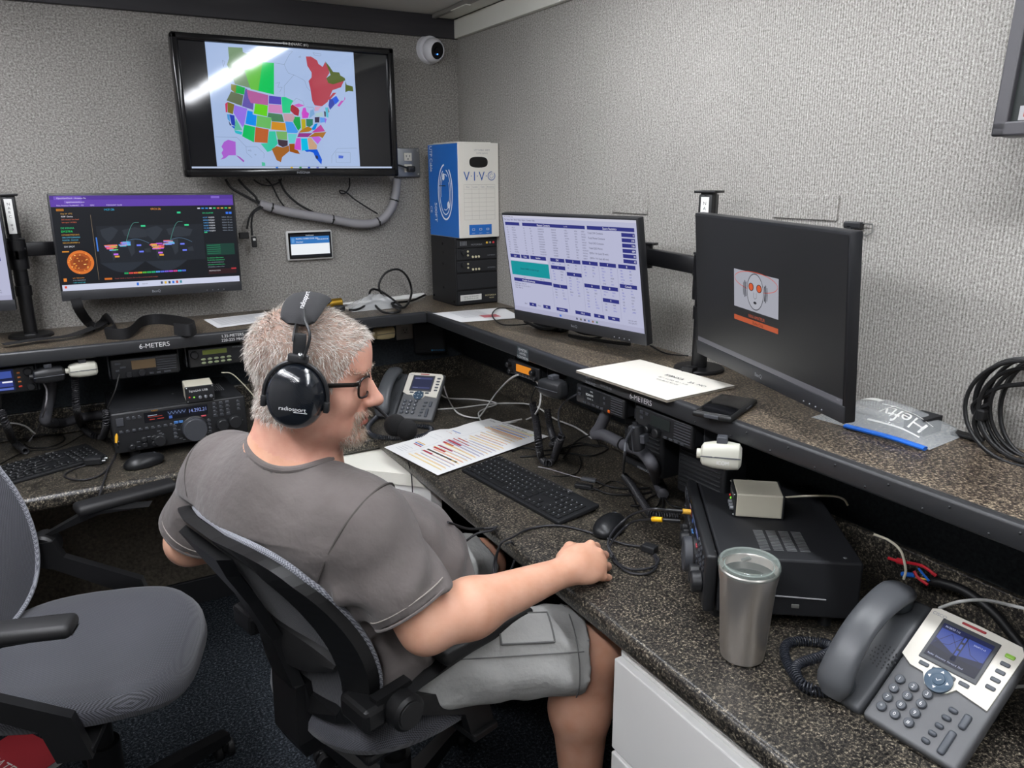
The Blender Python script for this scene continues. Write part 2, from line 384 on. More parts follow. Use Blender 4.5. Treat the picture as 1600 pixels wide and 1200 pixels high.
slab('floor', XL, .06, YF, .06, -.05, 0, FLOORM); slab('ceiling', XL, .06, YF, .06, ZC, ZC + .05, CEILM)
o = slab('trim_1', XL, -.001, -.018, -.0005, 2.072, ZC, TRIMB, .002)
slab('trim_2', -.02, -.0005, YF, -.019, 2.072, ZC - .012, TRIMW, .002)
slab('trim_3', -.085, -.0205, YF, -.019, ZC - .010, ZC - .0005, TRIMW, .001)
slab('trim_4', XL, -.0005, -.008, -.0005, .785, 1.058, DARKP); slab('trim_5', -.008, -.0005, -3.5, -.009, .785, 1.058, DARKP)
slab('baseboard_back', XL, -.001, -.03, -.0005, 0, .1, BLKM, .003); slab('baseboard_right', -.02, -.0005, YF, -.031, 0, .1, BLKM, .003)
# carpet squares stuck on the right wall
for (a, b) in (((958, 300), (1012, 335)), ((1212, 303), (1308, 345))):
    p = at(*a, x=-.001); q = at(*b, x=-.001)
    struct(MB().box((-.002, (p.y + q.y) / 2, (p.z + q.z) / 2), (.004, abs(p.y - q.y), abs(p.z - q.z)), CARR, .001).build('carpet_patch', wr))
# raceway on the ceiling by the corner
t = thing('ceiling_raceway', 'thin metal wire raceway on the ceiling near the corner', 'raceway', T(-.105, -.45, ZC))
MB().box((0, 0, -.008), (.018, .85, .015), mat('8f8c86', .4, .4), .003).build('channel', t); MB().box((0, .2, -.017), (.02, .12, .004), TRIMW, .001).build('clip', t)
# ------------------------------------------------------------------ counters
GRAN = ramp_mat('brown_speckled_laminate', [(185, .95), (60, .25), (480, .65), (5, .12)], [(.38, '100f0f'), (.49, '2d2b28'), (.59, '565046'), (.69, '958c79'), (.82, 'c0b7a3')], .33, .06, stretch=(1, 1, 1), spec=.45, dist=.001)
GRANS = ramp_mat('brown_speckled_shelf_laminate', [(180, .95), (60, .25), (470, .65), (5, .15)], [(.38, '151210'), (.48, '372f29'), (.54, '62574b'), (.64, '9c8e77'), (.78, 'c4b69e')], .33, .06, stretch=(1.2, .9, 1), spec=.45, dist=.001)
ZD, ZS = .74, 1.0943
def lprism(dx, dy, z0, z1, m, bev, name, parent=None):
    YE = -3.5; b = bmesh.new()
    P = [(XL + .001, -.0015), (-.0015, -.0015), (-.0015, YE), (-dx, YE), (-dx, -dy), (XL + .001, -dy)]
    f = b.faces.new([b.verts.new((x, y, z1)) for x, y in P][::-1]); f.normal_update()
    g = bmesh.ops.extrude_face_region(b, geom=[f])
    for q in g['geom']:
        if isinstance(q, bmesh.types.BMVert): q.co.z = z0
    bmesh.ops.recalc_face_normals(b, faces=b.faces[:])
    ed = [e for e in b.edges if abs(e.verts[0].co.z - e.verts[1].co.z) < 1e-6 and all((abs(v.co.x + dx) < 1e-4 or abs(v.co.y + dy) < 1e-4) for v in e.verts)]
    if bev: bmesh.ops.bevel(b, geom=ed, offset=bev, segments=4, profile=.5, affect='EDGES')
    return MB().bm(b, m, smooth=True).build(name, parent)
desk = tag(lprism(.611, .591, ZD - .045, ZD, GRAN, .016, 'desk_counter'), 'L-shaped brown speckled laminate desk counter along both walls', 'counter')
MB().box((XL / 2, -.011, ZD + .045), (-XL - .004, .018, .088), GRAN, .003).box((-.011, -1.76, ZD + .045), (.018, 3.47, .088), GRAN, .003).build('backsplash', desk)
shelf = tag(lprism(.320, .366, 1.061, ZS, GRANS, 0, 'equipment_shelf'), 'L-shaped raised speckled shelf with black edging above the desk counter', 'shelf')
FAS = mat('2b2c2e', .38, bump=(300, .05))
MB().box(((XL - .326) / 2, -.360, 1.0768), (abs(XL + .326), .024, .039), FAS, .006, 3).box((-.314, (-3.5 - .348) / 2, 1.0768), (.024, 3.152, .039), FAS, .006, 3).build('edging', shelf)
FB = frame((0, -.3724, 0), (1, 0, 0), (0, 0, 1)); FR = frame((-.3264, 0, 0), (0, -1, 0), (0, 0, 1))
b = MB(FB); b.text('6-METERS', .020, -1.223, 1.0775, .0003, INKW); b.text('1.25-METERS', .0125, -.995, 1.0835, .0003, INKW); b.text('220-225 MHZ', .0125, -.995, 1.070, .0003, INKW); b.text('2-METERS', .02, -1.675, 1.0775, .0003, INKW)
b.build('lettering', shelf)
b = MB(FR); p = at(817, 553, x=-.3264); u = -p.y
b.box((u, p.z, .0004), (.062, .034, .0008), mat('3a4246', .4)); b.text('10-METERS', .0105, u, p.z + .0105, .001, INKW); b.text('2-METERS', .0085, u, p.z, .001, INKW); b.text('70-CENTIMETERS', .0085, u, p.z - .0105, .001, INKW)
p = at(930, 598, x=-.3264); b.text('10-METERS', .009, -p.y - .02, p.z + .006, .0004, INKG); b.text('28-29 MHZ', .009, -p.y - .02, p.z - .006, .0004, INKG); b.text('REMOTE A/B', .008, -p.y + .045, p.z, .0004, INKG)
p = at(1001, 624, x=-.3264); b.text('6-METERS', .0185, -p.y, p.z, .0004, INKW); b.build('lettering', shelf)
sc = MB()
for i in range(9):
    for dz in (-.010, .008): sc.sph((-.3264, -1.75 - i * .1 - (dz > 0) * .04, 1.0768 + dz), .0022, BLK, 8, 6)
sc.build('screw_heads', shelf)
# ------------------------------------------------------------------ white cabinets
CABW = mat('eeedea', .35); CABT = mat('f3f0e4', .35)
t = thing('drawer_cabinet', 'white drawer cabinet under the right counter', 'cabinet', T(-.575, -1.835, 0))
MB().box((.285, -.55, .36), (.56, 1.1, .64), CABW, .002).box((.30, -.55, .03), (.5, 1.08, .05), BLKM).build('body', t)
for z0, z1 in ((.445, .652), (.245, .435), (.05, .235)):
    MB().box((-.008, -.55, (z0 + z1) / 2), (.019, 1.085, z1 - z0), CABW, .003, 2).build('drawer', t)
t = thing('corner_cabinet', 'white corner cabinet with an angled drawer front below the desk bend', 'cabinet', T(-.55, -.55, 0))
poly = [(-.33, .02), (-.33, -.003), (-.005, -.33), (.03, -.33), (.03, .40), (-.33, .40)]
MB().prism(poly, .05, .655, CABW).build('body', t)
MB().prism([(-.337, .40), (-.337, -.006), (-.008, -.337), (.03, -.337), (.03, .40)], .655, .692, CABT).build('top', t)
FD = frame((-.1675, -.1685, 0), (1, -1, 0), (0, 0, 1))
MB(FD).box((0, .52, .012), (.41, .215, .022), CABW, .004).build('drawer', t); MB(FD).box((0, .23, .012), (.41, .34, .022), CABW, .004).build('door', t)
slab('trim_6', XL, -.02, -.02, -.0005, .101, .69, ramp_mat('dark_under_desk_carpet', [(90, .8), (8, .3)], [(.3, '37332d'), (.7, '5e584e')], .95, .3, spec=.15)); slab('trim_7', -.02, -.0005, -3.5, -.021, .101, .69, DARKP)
# ------------------------------------------------------------------ television, monitors, tablet
class Scr(MB):
    def __init__(s, W, H, z=0, gain=1.0): super().__init__(); s.W = W; s.H = H; s.z = z; s.g = gain
    def p(s, u, v): return ((u - .5) * s.W, (.5 - v) * s.H)
    def r(s, u0, v0, u1, v1, h, k=1):
        a = s.p(u0, v1); b = s.p(u1, v0); s.quad(a[0], a[1], b[0], b[1], s.z + k * .00012, emit(h, s.g)); return s
    def t(s, txt, u, v, hh, h, al='l', k=3, sx=1):
        a = s.p(u, v); s.text(txt, hh * s.H, a[0], a[1], s.z + k * .00012, emit(h, s.g), al=al, sx=sx); return s
    def pl(s, pts, wd, h, k=2): s.line([s.p(*q) for q in pts], wd, s.z + k * .00012, emit(h, s.g)); return s
    def poly(s, pts, h, k=2): s.flatpoly([s.p(*q) for q in pts], s.z + k * .00012, emit(h, s.g)); return s
def panel_frame(C, az, tilt=0, roll=0):
    az, t = R(az), R(tilt); n = V((math.sin(az) * math.cos(t), math.cos(az) * math.cos(t), math.sin(t))); u = V((-math.cos(az), math.sin(az), 0)); v = n.cross(u)
    return frame(C, u * math.cos(roll) + v * math.sin(roll), v * math.cos(roll) - u * math.sin(roll), n)
MONB = mat('1b1c1f', .4); MONC = mat('2c2d30', .45)
def monitor(label, M, W, H, screen, chin=.032, bez=.006, logo='BenQ', grp='desk monitors'):
    """thin-bezel monitor; screen(s) draws the picture on a Scr of the visible panel size"""
    t = thing('monitor', label, 'monitor', M @ T(0, -H / 2, -.012), grp); K = T(0, H / 2, .012)
    b = MB(K); b.box((0, 0, -.006), (W, H, .022), MONB, .003, 2)
    b.box((0, -.01, -.030), (W * .62, H * .66, .034), MONB, .012, 3); b.build('housing', t)
    b = MB(K); b.box((0, -H / 2 + chin / 2, .0055), (W - .001, chin - .001, .003), MONC, .001)
    if logo: b.text(logo, .011, 0, -H / 2 + chin / 2, .0073, INKG)
    for k in range(4): b.sph((W / 2 - .06 - k * .018, -H / 2 + .008, .0072), .0016, INKG, 8, 6)
    b.build('chin', t)
    w, h = W - 2 * bez, H - chin - bez; s = Scr(w, h, 0, 1); s.M = K @ T(0, (chin - bez) / 2, .0056); screen(s); s.build('screen', t); return t
NAVY, PALE = '2b2f7a', 'b3b5cf'
def scr_log(s):
    rr = random.Random(3); s.r(0, 0, 1, 1, PALE, 0); s.r(0, 0, 1, .022, 'c4c4d6'); s.t('NFD Contest Log', .01, .012, .02, '55566a')
    s.t('File  Setup  View  Band  Mode  Report  Contest  Help', .012, .042, .022, '4a4b60')
    s.r(.015, .068, .14, .1, NAVY); s.r(.165, .068, .655, .1, NAVY); s.t('Recent Contacts', .29, .085, .028, 'e8e8f4'); s.t('1 of 10', .5, .085, .018, 'd0d0e4')
    s.r(.67, .066, .985, .1, NAVY); s.t('Score Statistics', .825, .083, .028, 'e8e8f4', 'c')
    for i in range(11):
        v = .122 + i * .025
        for u, n in ((.025, 2), (.07, 5), (.17, 2), (.225, 2), (.29, 8), (.4, 6), (.5, 4), (.575, 3), (.625, 5)):
            s.t(''.join(rr.choice('ABEKNSWX02457') for _ in range(n)), u, v, .018, '55576e')
    for i, (a, n) in enumerate((('Total CW Contacts', '0'), ('Total Phone Contacts', '218'), ('Total DIG Contacts', '336'), ('Total QSO Points', '684'), ('QSOs / Hr (Last 20 min)', '18'), ('QSOs / Hr (Last 60 min)', '43'))):
        v = .13 + i * .046; s.t(a, .672, v, .024, '34364a'); s.r(.9, v - .017, .985, v + .017, NAVY); s.t(n, .98, v, .024, 'f0f0fa', 'r')
    for u0, u1, n in ((.025, .11, 'Call'), (.12, .19, 'Class'), (.2, .33, 'Section')): s.r(u0, .395, u1, .432, NAVY); s.t(n, (u0 + u1) / 2, .413, .024, 'e8e8f4', 'c')
    s.r(.02, .436, .34, .46, 'c6c8dc'); s.r(.02, .468, .345, .612, '0f8f96'); s.t('Good, NARC is clear to go', .18, .54, .026, '1c2a44', 'c')
    s.t('Now', .12, .632, .018, '4a4b60'); s.t('QSO: 18', .26, .632, .018, '4a4b60'); s.r(.03, .645, .355, .68, NAVY); s.t('Possible Duplicates', .16, .663, .026, 'e8e8f4', 'c')
    for i, l in enumerate(('North State  Class 1 A', 'Bands: 20 = 12  15 = 4  10 = 1', 'Hits = 340 = 2')): s.t(l, .035, .7 + i * .024, .02, '3c3e54')
    cols = (.365, .485, .61, .735, .862); rows = (((.397, 'DX', 1), (.47, '1', 4), (.655, '2', 4)), ((.395, '3', 2), (.52, '4', 7)), ((.393, '5', 4), (.61, '6', 7)), ((.393, '7', 6), (.61, '8', 2), (.725, '9', 3)), ((.393, '0', 5), (.57, 'Canada', 8)))
    for u, rs in zip(cols, rows):
        s.pl([(u - .008, .385), (u - .008, .9)], .0008, '8f90ae')
        for v, n, k in rs:
            s.r(u, v, u + .112, v + .036, NAVY); s.t(n, u + .056, v + .018, .026, 'e8e8f4', 'c')
            for i in range(k):
                for du in (.012, .07): s.t(''.join(rr.choice('ACEIKMNOSTVW') for _ in range(rr.choice((2, 2, 3)))), u + du, v + .055 + i * .028, .019, rr.choice(('4448b0', '4448b0', '44465c')))
    for u, wd, n in ((.14, .06, '40'), (.26, .06, 'PH'), (.37, .09, 'CANCEL'), (.52, .115, 'FIELD'), (.66, .075, 'SA'), (.76, .08, 'MO')): s.r(u, .893, u + wd, .928, NAVY); s.t(n, u + wd / 2, .91, .022, 'd8d8ea', 'c')
    s.t('Band', .1, .91, .02, '4a4b60'); s.t('Mode', .215, .91, .02, '4a4b60'); s.t('14:31:26  AM', .9, .9, .019, '4a4b60'); s.t('19:31:26 UTC', .9, .922, .019, '4a4b60')
    s.r(0, .952, 1, 1, 'a9aac4', 2); s.r(.39, .965, .405, .985, '3f6fd0', 3)
    for i, h in enumerate(('5a5c78', '6a6a58', '44465c', '5878b0', '8a6a50', '4a7a66')): s.r(.52 + i * .03, .966, .533 + i * .03, .985, h, 3)
def scr_map(s):
    rr = random.Random(5); s.r(0, 0, 1, 1, '0d1117', 0); s.r(0, 0, 1, .115, '5b3aa6'); s.r(0, 0, 1, .042, '4c2d92', 2); s.r(.02, .006, .16, .042, '6f50bb', 3)
    s.t('OpenHamClock - Amateur Ra', .035, .026, .022, 'e4ddf6', k=4); s.r(.07, .05, .16, .08, '7557c0', 2); s.t('openhamclock.com', .08, .066, .022, 'e4ddf6'); s.r(.87, .01, .92, .035, '7c5fc4', 3)
    for i, n in enumerate(('Nixa Amateur Radio', 'NARC - FD', 'QRZ', 'FOXHUNT CLUB')): s.t(n, .03 + i * .085, .1, .02, 'd4c9ef')
    s.r(.025, .135, .062, .158, 'b8741c', 2); s.t('NARC', .032, .147, .02, '1a1a1a', k=4); s.t('14:31:26', .27, .147, .03, '35b7e0'); s.t('09:31:26', .52, .147, .03, 'e0913c')
    for i in range(9): s.r(.785 + i * .023, .14, .8 + i * .023, .153, rr.choice(('3ad07a', 'd0b03a', '3a8fe0', 'e06a3a', 'd8d8e8')), 2)
    for i, (h, n) in enumerate((('d8a850', 'Day 24  UTC'), ('e8e8f0', 'KE9F  Device'), ('c86848', 'DX cluster live feed'), ('c86848', 'last spot 14 MHz'))): s.t(n, .045, .185 + i * .03, .02, h)
    s.t('DE K0NXA', .035, .335, .026, '2bc67a'); s.t('EM37FA', .035, .37, .032, '18d068')
    for i in range(4): s.t(''.join(rr.choice('0123456789 ABN:') for _ in range(16)), .035, .405 + i * .028, .02, rr.choice(('5cb0d0', 'd0a040', '8fa0b0')))
    s.t('DX SPOT', .04, .53, .024, 'd8dce6'); s.r(.025, .575, .06, .588, 'd88c28', 2)
    c = s.p(.112, .70)
    for i in range(3): s.flatpoly([(c[0] + (.0365 - i * .008) * math.cos(a * PI / 16), c[1] + (.0365 - i * .008) * math.sin(a * PI / 16)) for a in range(32)], s.z + .0003 + i * .0001, emit(('d8742c', 'a8501c', '8a3e14')[i]))
    for i in range(34):
        a, q = rr.random() * 6.28, rr.random() ** .5 * .033; s.flatpoly([(c[0] + q * math.cos(a) + .004 * rr.random() * math.cos(k), c[1] + q * math.sin(a) + .0016 * math.sin(k)) for k in range(6)], s.z + .0006, emit(rr.choice(('ffd27a', 'f0a040', 'c8641e'))))
    s.pl([(.195, .2), (.195, .9)], .0009, '8a7a60'); s.r(.206, .44, .213, .59, '3f7ad8', 2)
    s.r(.215, .32, .805, .72, '191e25', 1)
    for dx in (0, .245):
        for P in (((.235, .36), (.3, .33), (.33, .37), (.3, .45), (.27, .5), (.24, .43)), ((.275, .52), (.31, .55), (.3, .66), (.285, .7)), ((.35, .37), (.42, .34), (.5, .38), (.48, .45), (.4, .46), (.36, .43)), ((.365, .47), (.41, .48), (.405, .62), (.385, .66), (.37, .55)), ((.46, .58), (.49, .57), (.495, .62), (.465, .62))):
            s.poly([(u + dx, v) for u, v in P], '2a3038', 2)
        s.poly([(.215 + dx + i * .0125, .72 + .055 * math.sin(i / 19 * PI) * 2 if 0 < i < 19 else .72) for i in range(20)], '232a33', 2)
        P = [(.365 + dx + .09 * k / 12 * .9, .50 - .21 * math.sin(min(1, k / 9) * PI / 2)) for k in range(13)]; s.pl(P, .0012, '4f8f86', 3)
        s.pl([(.34 + dx + .15 * k / 10, .52 - .05 * math.sin(k / 10 * PI)) for k in range(11)], .001, '5a7a9a', 3)
        for _ in range(16):
            u, v = .245 + dx + rr.random() * .05, .52 + rr.random() * .06; s.r(u, v, u + .035, v + .013, rr.choice(('e6578a', '59c46a', 'e0b03a', 'b55ae0', '6fa0f0', 'f07a4a')), 4)
        for _ in range(14):
            u, v = .32 + dx + rr.random() * .035, .49 + rr.random() * .05; s.r(u, v, u + .035, v + .013, rr.choice(('4a9af0', '7a8af0', 'e06a7a', '5ac0e0')), 4)
        for u, v, h in ((.46, .32, '35c98a'), (.425, .53, '6a7af0'), (.435, .6, '6a7af0'), (.295, .62, 'c06ae8'), (.3, .645, 'e0a03a')): s.r(u + dx - .005, v, u + dx + .02, v + .018, h, 4)
    s.r(.665, .18, .685, .2, '28c88a', 3)
    for i in range(6):
        v = .25 + i * .03; s.t(''.join(rr.choice('0123456789.') for _ in range(6)), .812, v, .02, '5ca8e8'); s.t('K5QSO', .845, v, .02, 'e0e4ee'); s.t('N' + str(i) + 'XA  0' + str(i) + ' min', .985, v, .019, '8d98a8', 'r')
    s.t('DX CLUSTER', .812, .2, .02, '2bd08a'); s.r(.95, .19, .965, .215, '2f6fe0', 2); s.r(.97, .19, .985, .215, '2f6fe0', 2); s.r(.812, .41, .83, .425, '2fb07a', 2)
    s.r(.815, .55, .985, .68, '123a30', 2)
    for i in range(5): s.r(.82, .565 + i * .023, .9, .569 + i * .023, '2f9a6a', 3)
    for i in range(5): s.t(''.join(rr.choice('abcdeno 25') for _ in range(22)), .815, .71 + i * .026, .018, rr.choice(('3fc07a', '8d98a8', '6a90c0')))
    s.r(.815, .84, .985, .9, '2c1418', 2); s.r(.955, .835, .985, .852, 'b03038', 3); s.t('PROPAGATION', .82, .86, .018, 'd0d0d8')
    for i, h in enumerate(('20a860', 'e04848', 'e0603c', 'd8a02c', '58b83c', '30b860', '28b880', '50a0e8', '5a70e8', '8060e0', 'b050d8', 'd84890', '38b0d8', '5070e0')): s.r(.335 + i * .025, .832, .357 + i * .025, .85, h, 3); s.t('20m', .346 + i * .025, .841, .013, '10141c', 'c', k=4)
    s.r(.225, .882, .265, .903, 'c86a20', 2); s.t('Good: 10-20 m daytime, fair on 40 m and low bands tonight', .28, .893, .018, '9a5048'); s.r(.012, .865, .028, .9, 'e0842c', 2)
    for i in range(3): s.t(''.join(rr.choice('abcdeno 25') for _ in range(14)), .06, .865 + i * .025, .018, rr.choice(('3fb0c0', '8d98a8', 'd08a40')))
    s.r(0, .935, 1, 1, 'c9cee4', 4); s.r(.395, .95, .407, .982, '2f6fd8', 5); s.t('Search', .425, .966, .022, '6a6f80', k=5)
    s.r(.012, .948, .024, .972, 'd8503c', 5)
    for i, h in enumerate(('44506a', 'd8b03a', '3a3f4a', '2f6fd8', 'b8483c', '3a8a9a')): s.r(.53 + i * .022, .952, .542 + i * .022, .98, h, 5)
def scr_logo(s):
    a = s.p(0, 1); b = s.p(1, 0); s.quad(a[0], a[1], b[0], b[1], s.z, emit('0e0f10', 1, .42, .8)); u0, u1, v0, v1 = .317, .628, .338, .61
    def q(a, b): return (u0 + (u1 - u0) * a, v0 + (v1 - v0) * b)
    def ell(cx, cy, rx, ry, n=36, a0=0, a1=360): return [q(cx + rx * math.cos(R(a0 + (a1 - a0) * i / n)), cy + ry * math.sin(R(a0 + (a1 - a0) * i / n))) for i in range(n + 1)]
    s.r(u0, v0, u1, v1, '9fa0aa', 1); s.pl(ell(.5, .22, .48, .24, a0=-15, a1=200), .0012, 'c8503a', 2); s.pl(ell(.5, .22, .48, .24, a0=200, a1=345), .0012, 'c8503a', 2)
    s.poly(ell(.5, .48, .185, .46)[:-1], 'a6a7b0', 3); s.pl(ell(.5, .48, .185, .46), .0016, '151518', 4)
    for sgn in (-1, 1):
        s.poly(ell(.5 + sgn * .09, .37, .06, .105)[:-1], '2a1410', 5); s.poly(ell(.5 + sgn * .09, .37, .047, .088)[:-1], 'c8562e', 6)
        for k, (a, hh) in enumerate(((.21, .19), (.235, .22), (.262, .17))): s.pl([q(.5 + sgn * a, .46 - hh), q(.5 + sgn * (a + .012), .46), q(.5 + sgn * a, .46 + hh)], .003 - k * .0006, '2c2d33', 5)
    s.pl([q(.47, .5), q(.465, .62), q(.5, .66), q(.535, .62), q(.53, .5)], .0008, '3a3a40', 5); s.poly(ell(.5, .76, .035, .035)[:-1], '2a2a2e', 5)
    s.t('NIXA AMATEUR', (u0 + u1) / 2 + .01, .648, .034, 'b5573f', 'c', sx=.86); s.r(u0, .672, u1, .708, 'b0512f', 2); s.t('Radio Club', (u0 + u1) / 2 + .02, .69, .03, '2a1714', 'c', k=4)
    s.r(0, .962, 1, 1, '5c5c62', 2); s.t('14:31', .985, .975, .016, '8a8a90', 'r')
monitor('monitor showing a black desktop with the orange-eyed club logo', panel_frame((-.24, -1.824, 1.318), -73.8, -5.2, -.012), .539, .325, scr_logo)
monitor('monitor with the pale blue contest log on the right-hand shelf', panel_frame((-.225, -1.131, 1.303), -98.5, -8.8, .01), .539, .325, scr_log)
monitor('monitor with purple browser bar and dark world map', panel_frame((-1.177, -.132, 1.356), 179.9, -.5, -.012), .539, .325, scr_map)
monitor('monitor cut off by the left edge of the photo', panel_frame((-1.832, -.205, 1.36), 183, -2, -.02), .539, .325, scr_log)
# stands
STB = mat('101012', .38)
def stand(label, x, y, ztop, arms, rot):
    t = thing('monitor_stand', label, 'stand', T(x, y, ZS) @ rotm(rz=rot), 'monitor stands'); h = ztop - ZS
    MB().lathe([(0, 0), (.062, 0), (.062, .006), (.058, .009), (0, .009)], 32, STB).box((.0, -.05, .012), (.03, .03, .012), STB, .002).build('base', t)
    b = MB(); b.cyl((0, 0, .006), (0, 0, h), .019, m=STB, n=24); b.cyl((0, 0, h * .3), (0, 0, h * .3 + .03), .0225, m=STB, n=24); b.box((0, 0, h), (.055, .05, .006), STB, .002); b.box((.0, 0, h - .06), (.035, .038, .11), STB, .004); b.build('post', t)
    b = MB(); F = frame((0, -.0195, h - .062), (1, 0, 0), (0, 0, 1)); b.M = F; b.box((0, 0, 0), (.02, .1, .001), WHT)
    for i, c in enumerate('NARC #3' if rot == 0 else 'NARC #2'):
        if c != ' ': b.text(c, .011, 0, .036 - i * .012, .0008, BLK)
    b.build('name_label', t)
    MI = (T(x, y, ZS) @ rotm(rz=rot)).inverted()
    for pts in arms:
        b = MB(); P = [MI @ V(q) for q in pts]
        b.cyl(P[0] - V((0, 0, .028)), P[0] + V((0, 0, .028)), .027, m=STB, n=20)
        for a, c in zip(P, P[1:]):
            d = (c - a).normalized(); F = frame((a + c) / 2, d, V((0, 0, 1)).cross(d), V((0, 0, 1))); b.box((0, 0, 0), ((c - a).length, .022, .042), STB, .004, 2, M=F)
            b.cyl(c - V((0, 0, .03)), c + V((0, 0, .03)), .016, m=STB, n=16); b.box((0, 0, 0), (.05, .03, .006), STB, .001, M=T(a + V((0, 0, .032))))
        b.build('arm', t)
    return t
stand('black monitor post and arms on the right-hand shelf', -.085, -1.50, 1.526, [[(-.085, -1.5, 1.35), (-.10, -1.30, 1.36), (-.165, -1.145, 1.325)], [(-.085, -1.5, 1.30), (-.10, -1.66, 1.31), (-.175, -1.805, 1.32)]], -PI / 2 + .35)
stand('black monitor post and arms on the back shelf beside the world map', -1.545, -.12, 1.52, [[(-1.545, -.12, 1.36), (-1.4, -.06, 1.355), (-1.2, -.068, 1.355)], [(-1.545, -.12, 1.33), (-1.68, -.1, 1.335), (-1.822, -.135, 1.345)]], 0)
# television on the back wall
M = T(-.684, -.127, 1.784) @ frame((0, 0, 0), (1, 0, 0), (0, 0, 1)); TVF = mat('0d0d0f', .16, spec=.6)
t = thing('television', 'wall television showing a coloured map of states and provinces', 'television', M)
b = MB(); W, H = .732, .435
b.box((0, 0, -.024), (W, H, .04), TVF, .006, 3); b.box((0, -.02, -.062), (W * .72, H * .7, .045), BLKM, .015, 2); b.build('housing', t)
b = MB()
for c, d in (((0, H / 2 - .011, .004), (W, .022, .02)), ((0, -H / 2 + .014, .004), (W, .028, .02)), ((-W / 2 + .011, 0, .004), (.022, H, .02)), ((W / 2 - .011, 0, .004), (.022, H, .02))): b.box(c, d, TVF, .006, 3)
b.text('INSIGNIA', .011, .015, -H / 2 + .014, .0145, INKG); b.text('TV-2 (NARC #1)', .012, .02, H / 2 - .011, .0145, WHT); b.build('bezel', t)
gl = lambda h: emit(h, .78, .06, .5)
b = MB(); b.quad(-.345, -.19, .345, .196, 0, gl('101114'))
b.flatpoly([(-.2637, .1952), (.2224, .1955), (.2236, -.1829), (-.2646, -.1831)], .0002, gl('b6cdf6')); b.quad(-.345, -.19, .345, -.1838, .0002, gl('c3d2ee'))
for i, l in enumerate(MAP.split('\n')):
    q = l.split(); b.flatpoly([tuple(int(k) * 1e-4 for k in c.split(',')) for c in q[1:]], .0003 + (i % 3) * .00004, gl(q[0]))
for l in MAPL.split('\n'): b.line([tuple(int(k) * 1e-4 for k in c.split(',')) for c in l.split()], .0007, .00045, gl('7d8ba6'))
for i, h in enumerate(('2f7ae0', 'e0b93a', '3f9a5a', '2f50c0', '6a7ac8', '5a6a80')): b.quad(-.075 + (.02 if i else 0) + i * .03, -.1893, -.067 + (.02 if i else 0) + i * .03, -.1848, .0004, gl(h))
b.build('screen', t)
MB().box((0, 0, -.1055), (.3, .25, .042), BLKM, .004).build('wall_bracket', t)
# large screen at the upper right on the right wall
p = at(1560, 215, x=-.09); M = frame((-.09, p.y - .46, p.z + .26), (0, -1, 0), (.06, 0, 1)); t = thing('television', 'grey-framed television on the right wall, cut off by the photo edge', 'television', M)
GB = mat('3a393c', .35); b = MB(); b.box((0, 0, -.02), (.92, .52, .04), GB, .01, 3); b.box((0, 0, -.062), (.6, .3, .05), BLKM, .01); b.build('housing', t)
b = MB()
for c, d in (((0, .25, .003), (.92, .02, .012)), ((0, -.249, .003), (.92, .022, .012)), ((-.449, 0, .003), (.022, .52, .012)), ((.449, 0, .003), (.022, .52, .012))): b.box(c, d, GB, .003, 2)
b.build('bezel', t); s = Scr(.874, .478, .0005, .8); s.r(0, 0, 1, 1, '1a2420', 0); s.r(.012, .0, .99, .92, '26332e', 1); s.r(.012, .95, 1, .995, 'd6d6dc', 2); s.r(.02, .957, .03, .985, 'd8503c', 3); s.t('87F', .034, .972, .02, '5a5a60'); s.build('screen', t)
MB().box((0, 0, -.0865), (.3, .2, .005), BLKM).build('wall_bracket', t)
# tablet
p = at(484, 383, y=-.012); M = frame(p, (1, 0, 0), (0, 0, 1)); t = thing('wall_tablet', 'small white-framed touchscreen on the grey back wall', 'tablet', M)
MB().box((0, 0, -.002), (.172, .108, .018), mat('c6c6c4', .4), .008, 3).build('frame', t); b = MB(); b.box((0, 0, .0075), (.158, .095, .002), BLKG, .003, 2); b.build('bezel', t)
s = Scr(.144, .082, .0088, 1.0); s.r(0, 0, 1, 1, '0d1016', 0); s.r(0, .1, 1, .42, '2f72b8'); s.r(0, .42, 1, .9, 'e9eef3'); s.t('Notifications', .5, .05, .07, 'dfe6ee', 'c'); s.t('MultiPlus 12/3000/120-50 120V', .14, .19, .08, 'f2f6fa'); s.t('2025-06-28 07:58', .97, .24, .07, 'f2f6fa', 'r'); s.t('Overload', .14, .33, .08, 'f2f6fa'); s.r(.03, .16, .1, .36, '5b94cf', 2); s.build('screen', t)
